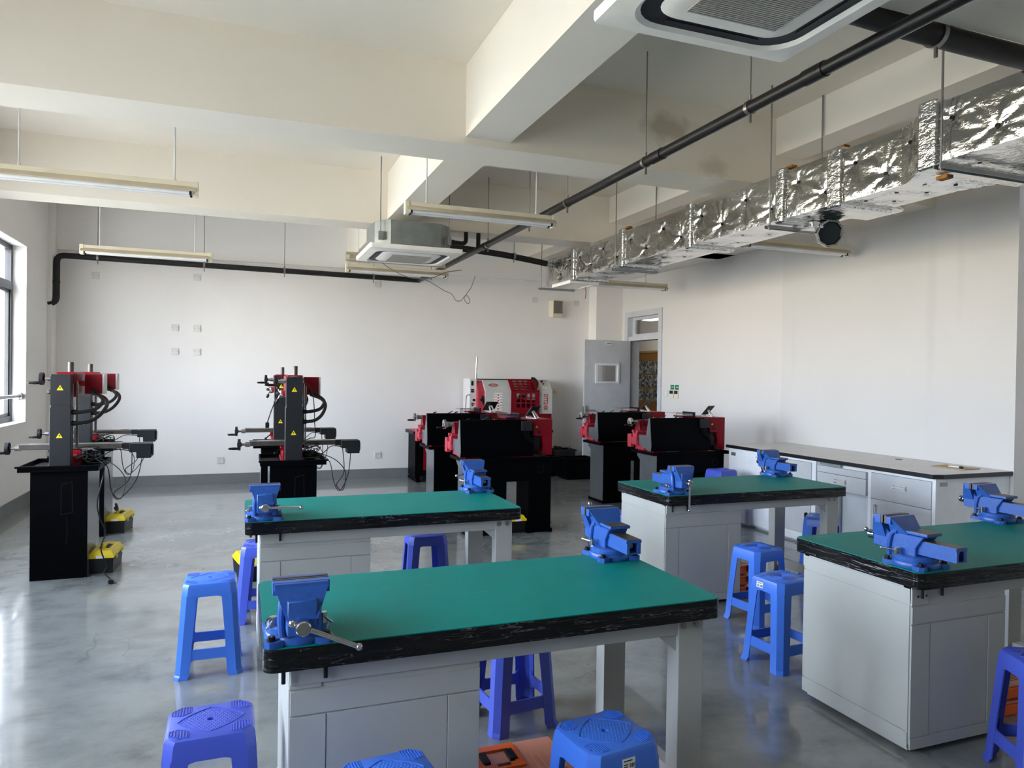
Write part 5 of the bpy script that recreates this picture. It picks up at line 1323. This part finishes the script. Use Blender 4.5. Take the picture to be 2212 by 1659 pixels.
# ================================================================== boxes on the floor
def toolbox(label, x, y, rz=0, s=1.0):
    t = thing('toolbox', label, 'toolbox', (x, y, 0), rz, 'black and yellow toolboxes')
    w, d, h = .165 * s, .33 * s, .115 * s
    b = MB(); b.quadsolid([(-w * .46, -d * .46, 0), (w * .46, -d * .46, 0), (w * .46, d * .46, 0), (-w * .46, d * .46, 0)], [(-w / 2, -d / 2, h), (w / 2, -d / 2, h), (w / 2, d / 2, h), (-w / 2, d / 2, h)])
    b.box(-w * .52, -d * .52, h - .012, w * .52, d * .52, h, .003); b.done('body', m_blackg, t)
    b = MB(); b.box(-w * .53, -d * .53, h, w * .53, d * .53, h + .022 * s, .004)
    b.quadsolid([(-w * .5, -d * .5, h + .02 * s), (w * .5, -d * .5, h + .02 * s), (w * .5, d * .5, h + .02 * s), (-w * .5, d * .5, h + .02 * s)], [(-w * .38, -d * .44, h + .052 * s), (w * .38, -d * .44, h + .052 * s), (w * .38, d * .44, h + .052 * s), (-w * .38, d * .44, h + .052 * s)])
    b.done('lid', m_yel, t)
    z = h + .052 * s
    b = MB(); b.box(-w * .22, -d * .2, z - .004, w * .22, d * .2, z + .002); b.done('handle_recess', m_blackg, t)
    b = MB()
    for q in (-1, 1): b.box(-.012, q * d * .2 - .01, z - .002, .012, q * d * .2 + .01, z + .02 * s, .003)
    b.box(-.012, -d * .2, z + .010 * s, .012, d * .2, z + .022 * s, .003); b.done('handle', m_yel, t)
    for q in (-1, 1):
        b = MB(); b.box(q * d * .25 - .018, -w * .55 - .001, h - .02, q * d * .25 + .018, -w * .52, h + .02, .002); o = b.done('latch', m_yel, t); o.rotation_euler = (0, 0, PI / 2)
    b = MB(); b.box(-.03, -d * .53 - .002, h + .001, .03, -d * .52, h + .02); b.done('label', m_paper, t)
    return t
toolbox('yellow lidded toolbox on the floor beside the nearest milling machine', -.955, 6.165, -.05)
toolbox('yellow lidded toolbox beside the farther milling machine by the window', -1.07, 7.62, -.1)
t = thing('metal_bracket', 'small metal part lying on the farther yellow toolbox', 'metal part', (-1.09, 7.56, .196), .3)
b = MB(); b.box(-.012, -.05, 0, .012, .05, .03, .004); b.cyl((0, -.04, .03), (0, .02, .055), .012); b.done('part', m_dkiron, t)
toolbox('yellow lidded toolbox between the legs of the front centre lathe', 2.488, 6.56, 0)
toolbox('yellow lidded toolbox hidden behind the left end of the middle workbench', .06, 5.60, .2)

def organiser(label, x, y, z, rz=0, g='orange organiser cases'):
    t = thing('organiser_case', label, 'toolbox', (x, y, z), rz, g)
    b = MB(); b.box(-.19, -.14, 0, .19, .14, .048, .006); b.done('body', m_org, t)
    b = MB(); b.box(-.184, -.134, .048, .184, .134, .060, .004)
    for k in range(4): b.box(.06 + k * .028, -.10, .06, .075 + k * .028, .02, .063)
    b.box(-.16, -.12, .06, .02, -.07, .063); b.done('lid', m_orgc, t)
    b = MB(); b.prism(rect(-.16, -.045, .02, .12), .058, .068, 'z', [rect(-.13, -.01, -.01, .085)]); b.done('handle_frame', m_org, t)
    b = MB(); b.box(-.085, -.03, .067, -.035, -.015, .070); b.done('maker_plate', m_dark, t)
    for s in (-.135, -.028):
        b = MB(); b.box(s, .0, .055, s + .032, .075, .072, .004)
        for k in range(4): b.box(s + .004 + k * .007, .003, .072, s + .007 + k * .007, .072, .0745)
        b.done('latch', m_blackg, t)
    for s in (-.1, .1):
        b = MB(); b.box(s - .025, -.146, .02, s + .025, -.14, .058, .002); b.done('catch', m_blackg, t)
    return t
organiser('orange organiser case with cloudy lid under the nearest workbench', .98, 2.49, 0, .0)
organiser('orange organiser case lying in front of the other one, right of the cabinet', 1.18, 2.19, 0, -.0)
for k, w in enumerate(('lowest', 'middle', 'upper')):
    o = organiser('%s orange case in the stack behind the wall-cabinet bench cabinet' % w, 3.265, 4.22, .0755 * k, .0, 'stacked orange organiser cases'); o.scale = (.46, 1, 1)
for k, w in enumerate(('lower', 'upper')):
    organiser('%s orange and black case in the stack under the right-hand workbench' % w, 3.27, 2.36, .0755 * k, -.03 * k, 'orange cases under the right bench')

def bins():
    def bin_(label, x, y, w, d, h, mat, rz=0):
        t = thing('storage_bin', label, 'bin', (x, y, 0), rz)
        b = MB(); k = .88; th = .008
        o0 = [(-w / 2 * k, -d / 2 * k, 0), (w / 2 * k, -d / 2 * k, 0), (w / 2 * k, d / 2 * k, 0), (-w / 2 * k, d / 2 * k, 0)]; o1 = [(-w / 2, -d / 2, h), (w / 2, -d / 2, h), (w / 2, d / 2, h), (-w / 2, d / 2, h)]
        i1 = [(p[0] * .95, p[1] * .95, h) for p in o1]; i0 = [(p[0] * .93, p[1] * .93, .02) for p in o0]
        R = [[b.bm.verts.new(p) for p in L] for L in (o0, o1, i1, i0)]
        b.loft(R); b.done('tub', mat, t)
        b = MB(); b.prism(rect(-w / 2 - .012, -d / 2 - .012, w / 2 + .012, d / 2 + .012), h - .022, h + .004, 'z', [rect(-w / 2 * .95, -d / 2 * .95, w / 2 * .95, d / 2 * .95)]); b.done('rim', mat, t)
        return t
    bin_('large black plastic bin on the floor left of the open door', 4.67, 9.66, .48, .36, .31, m_black)
    bin_('grey tub full of scrap behind the black bin by the door', 4.63, 10.12, .36, .30, .39, m_graph)
    t = thing('scrap_bar', 'thin scrap bars sticking out of the grey tub', 'scrap metal', (4.63, 10.12, .35))
    b = MB(); b.cyl((-.1, 0, -.1), (-.16, -.1, .07), .008, n=8); b.cyl((.08, .05, -.1), (.13, -.05, .09), .007, n=8); b.done('bar', m_iron, t)
    b = MB(); b.box(-.12, -.08, .04, -.02, .02, .09, .01); b.done('black_tool', m_blackg, t)
    b = MB(); b.box(-.09, -.06, .09, -.06, -.03, .11, .004); b.done('yellow_button', m_yel, t)
bins()
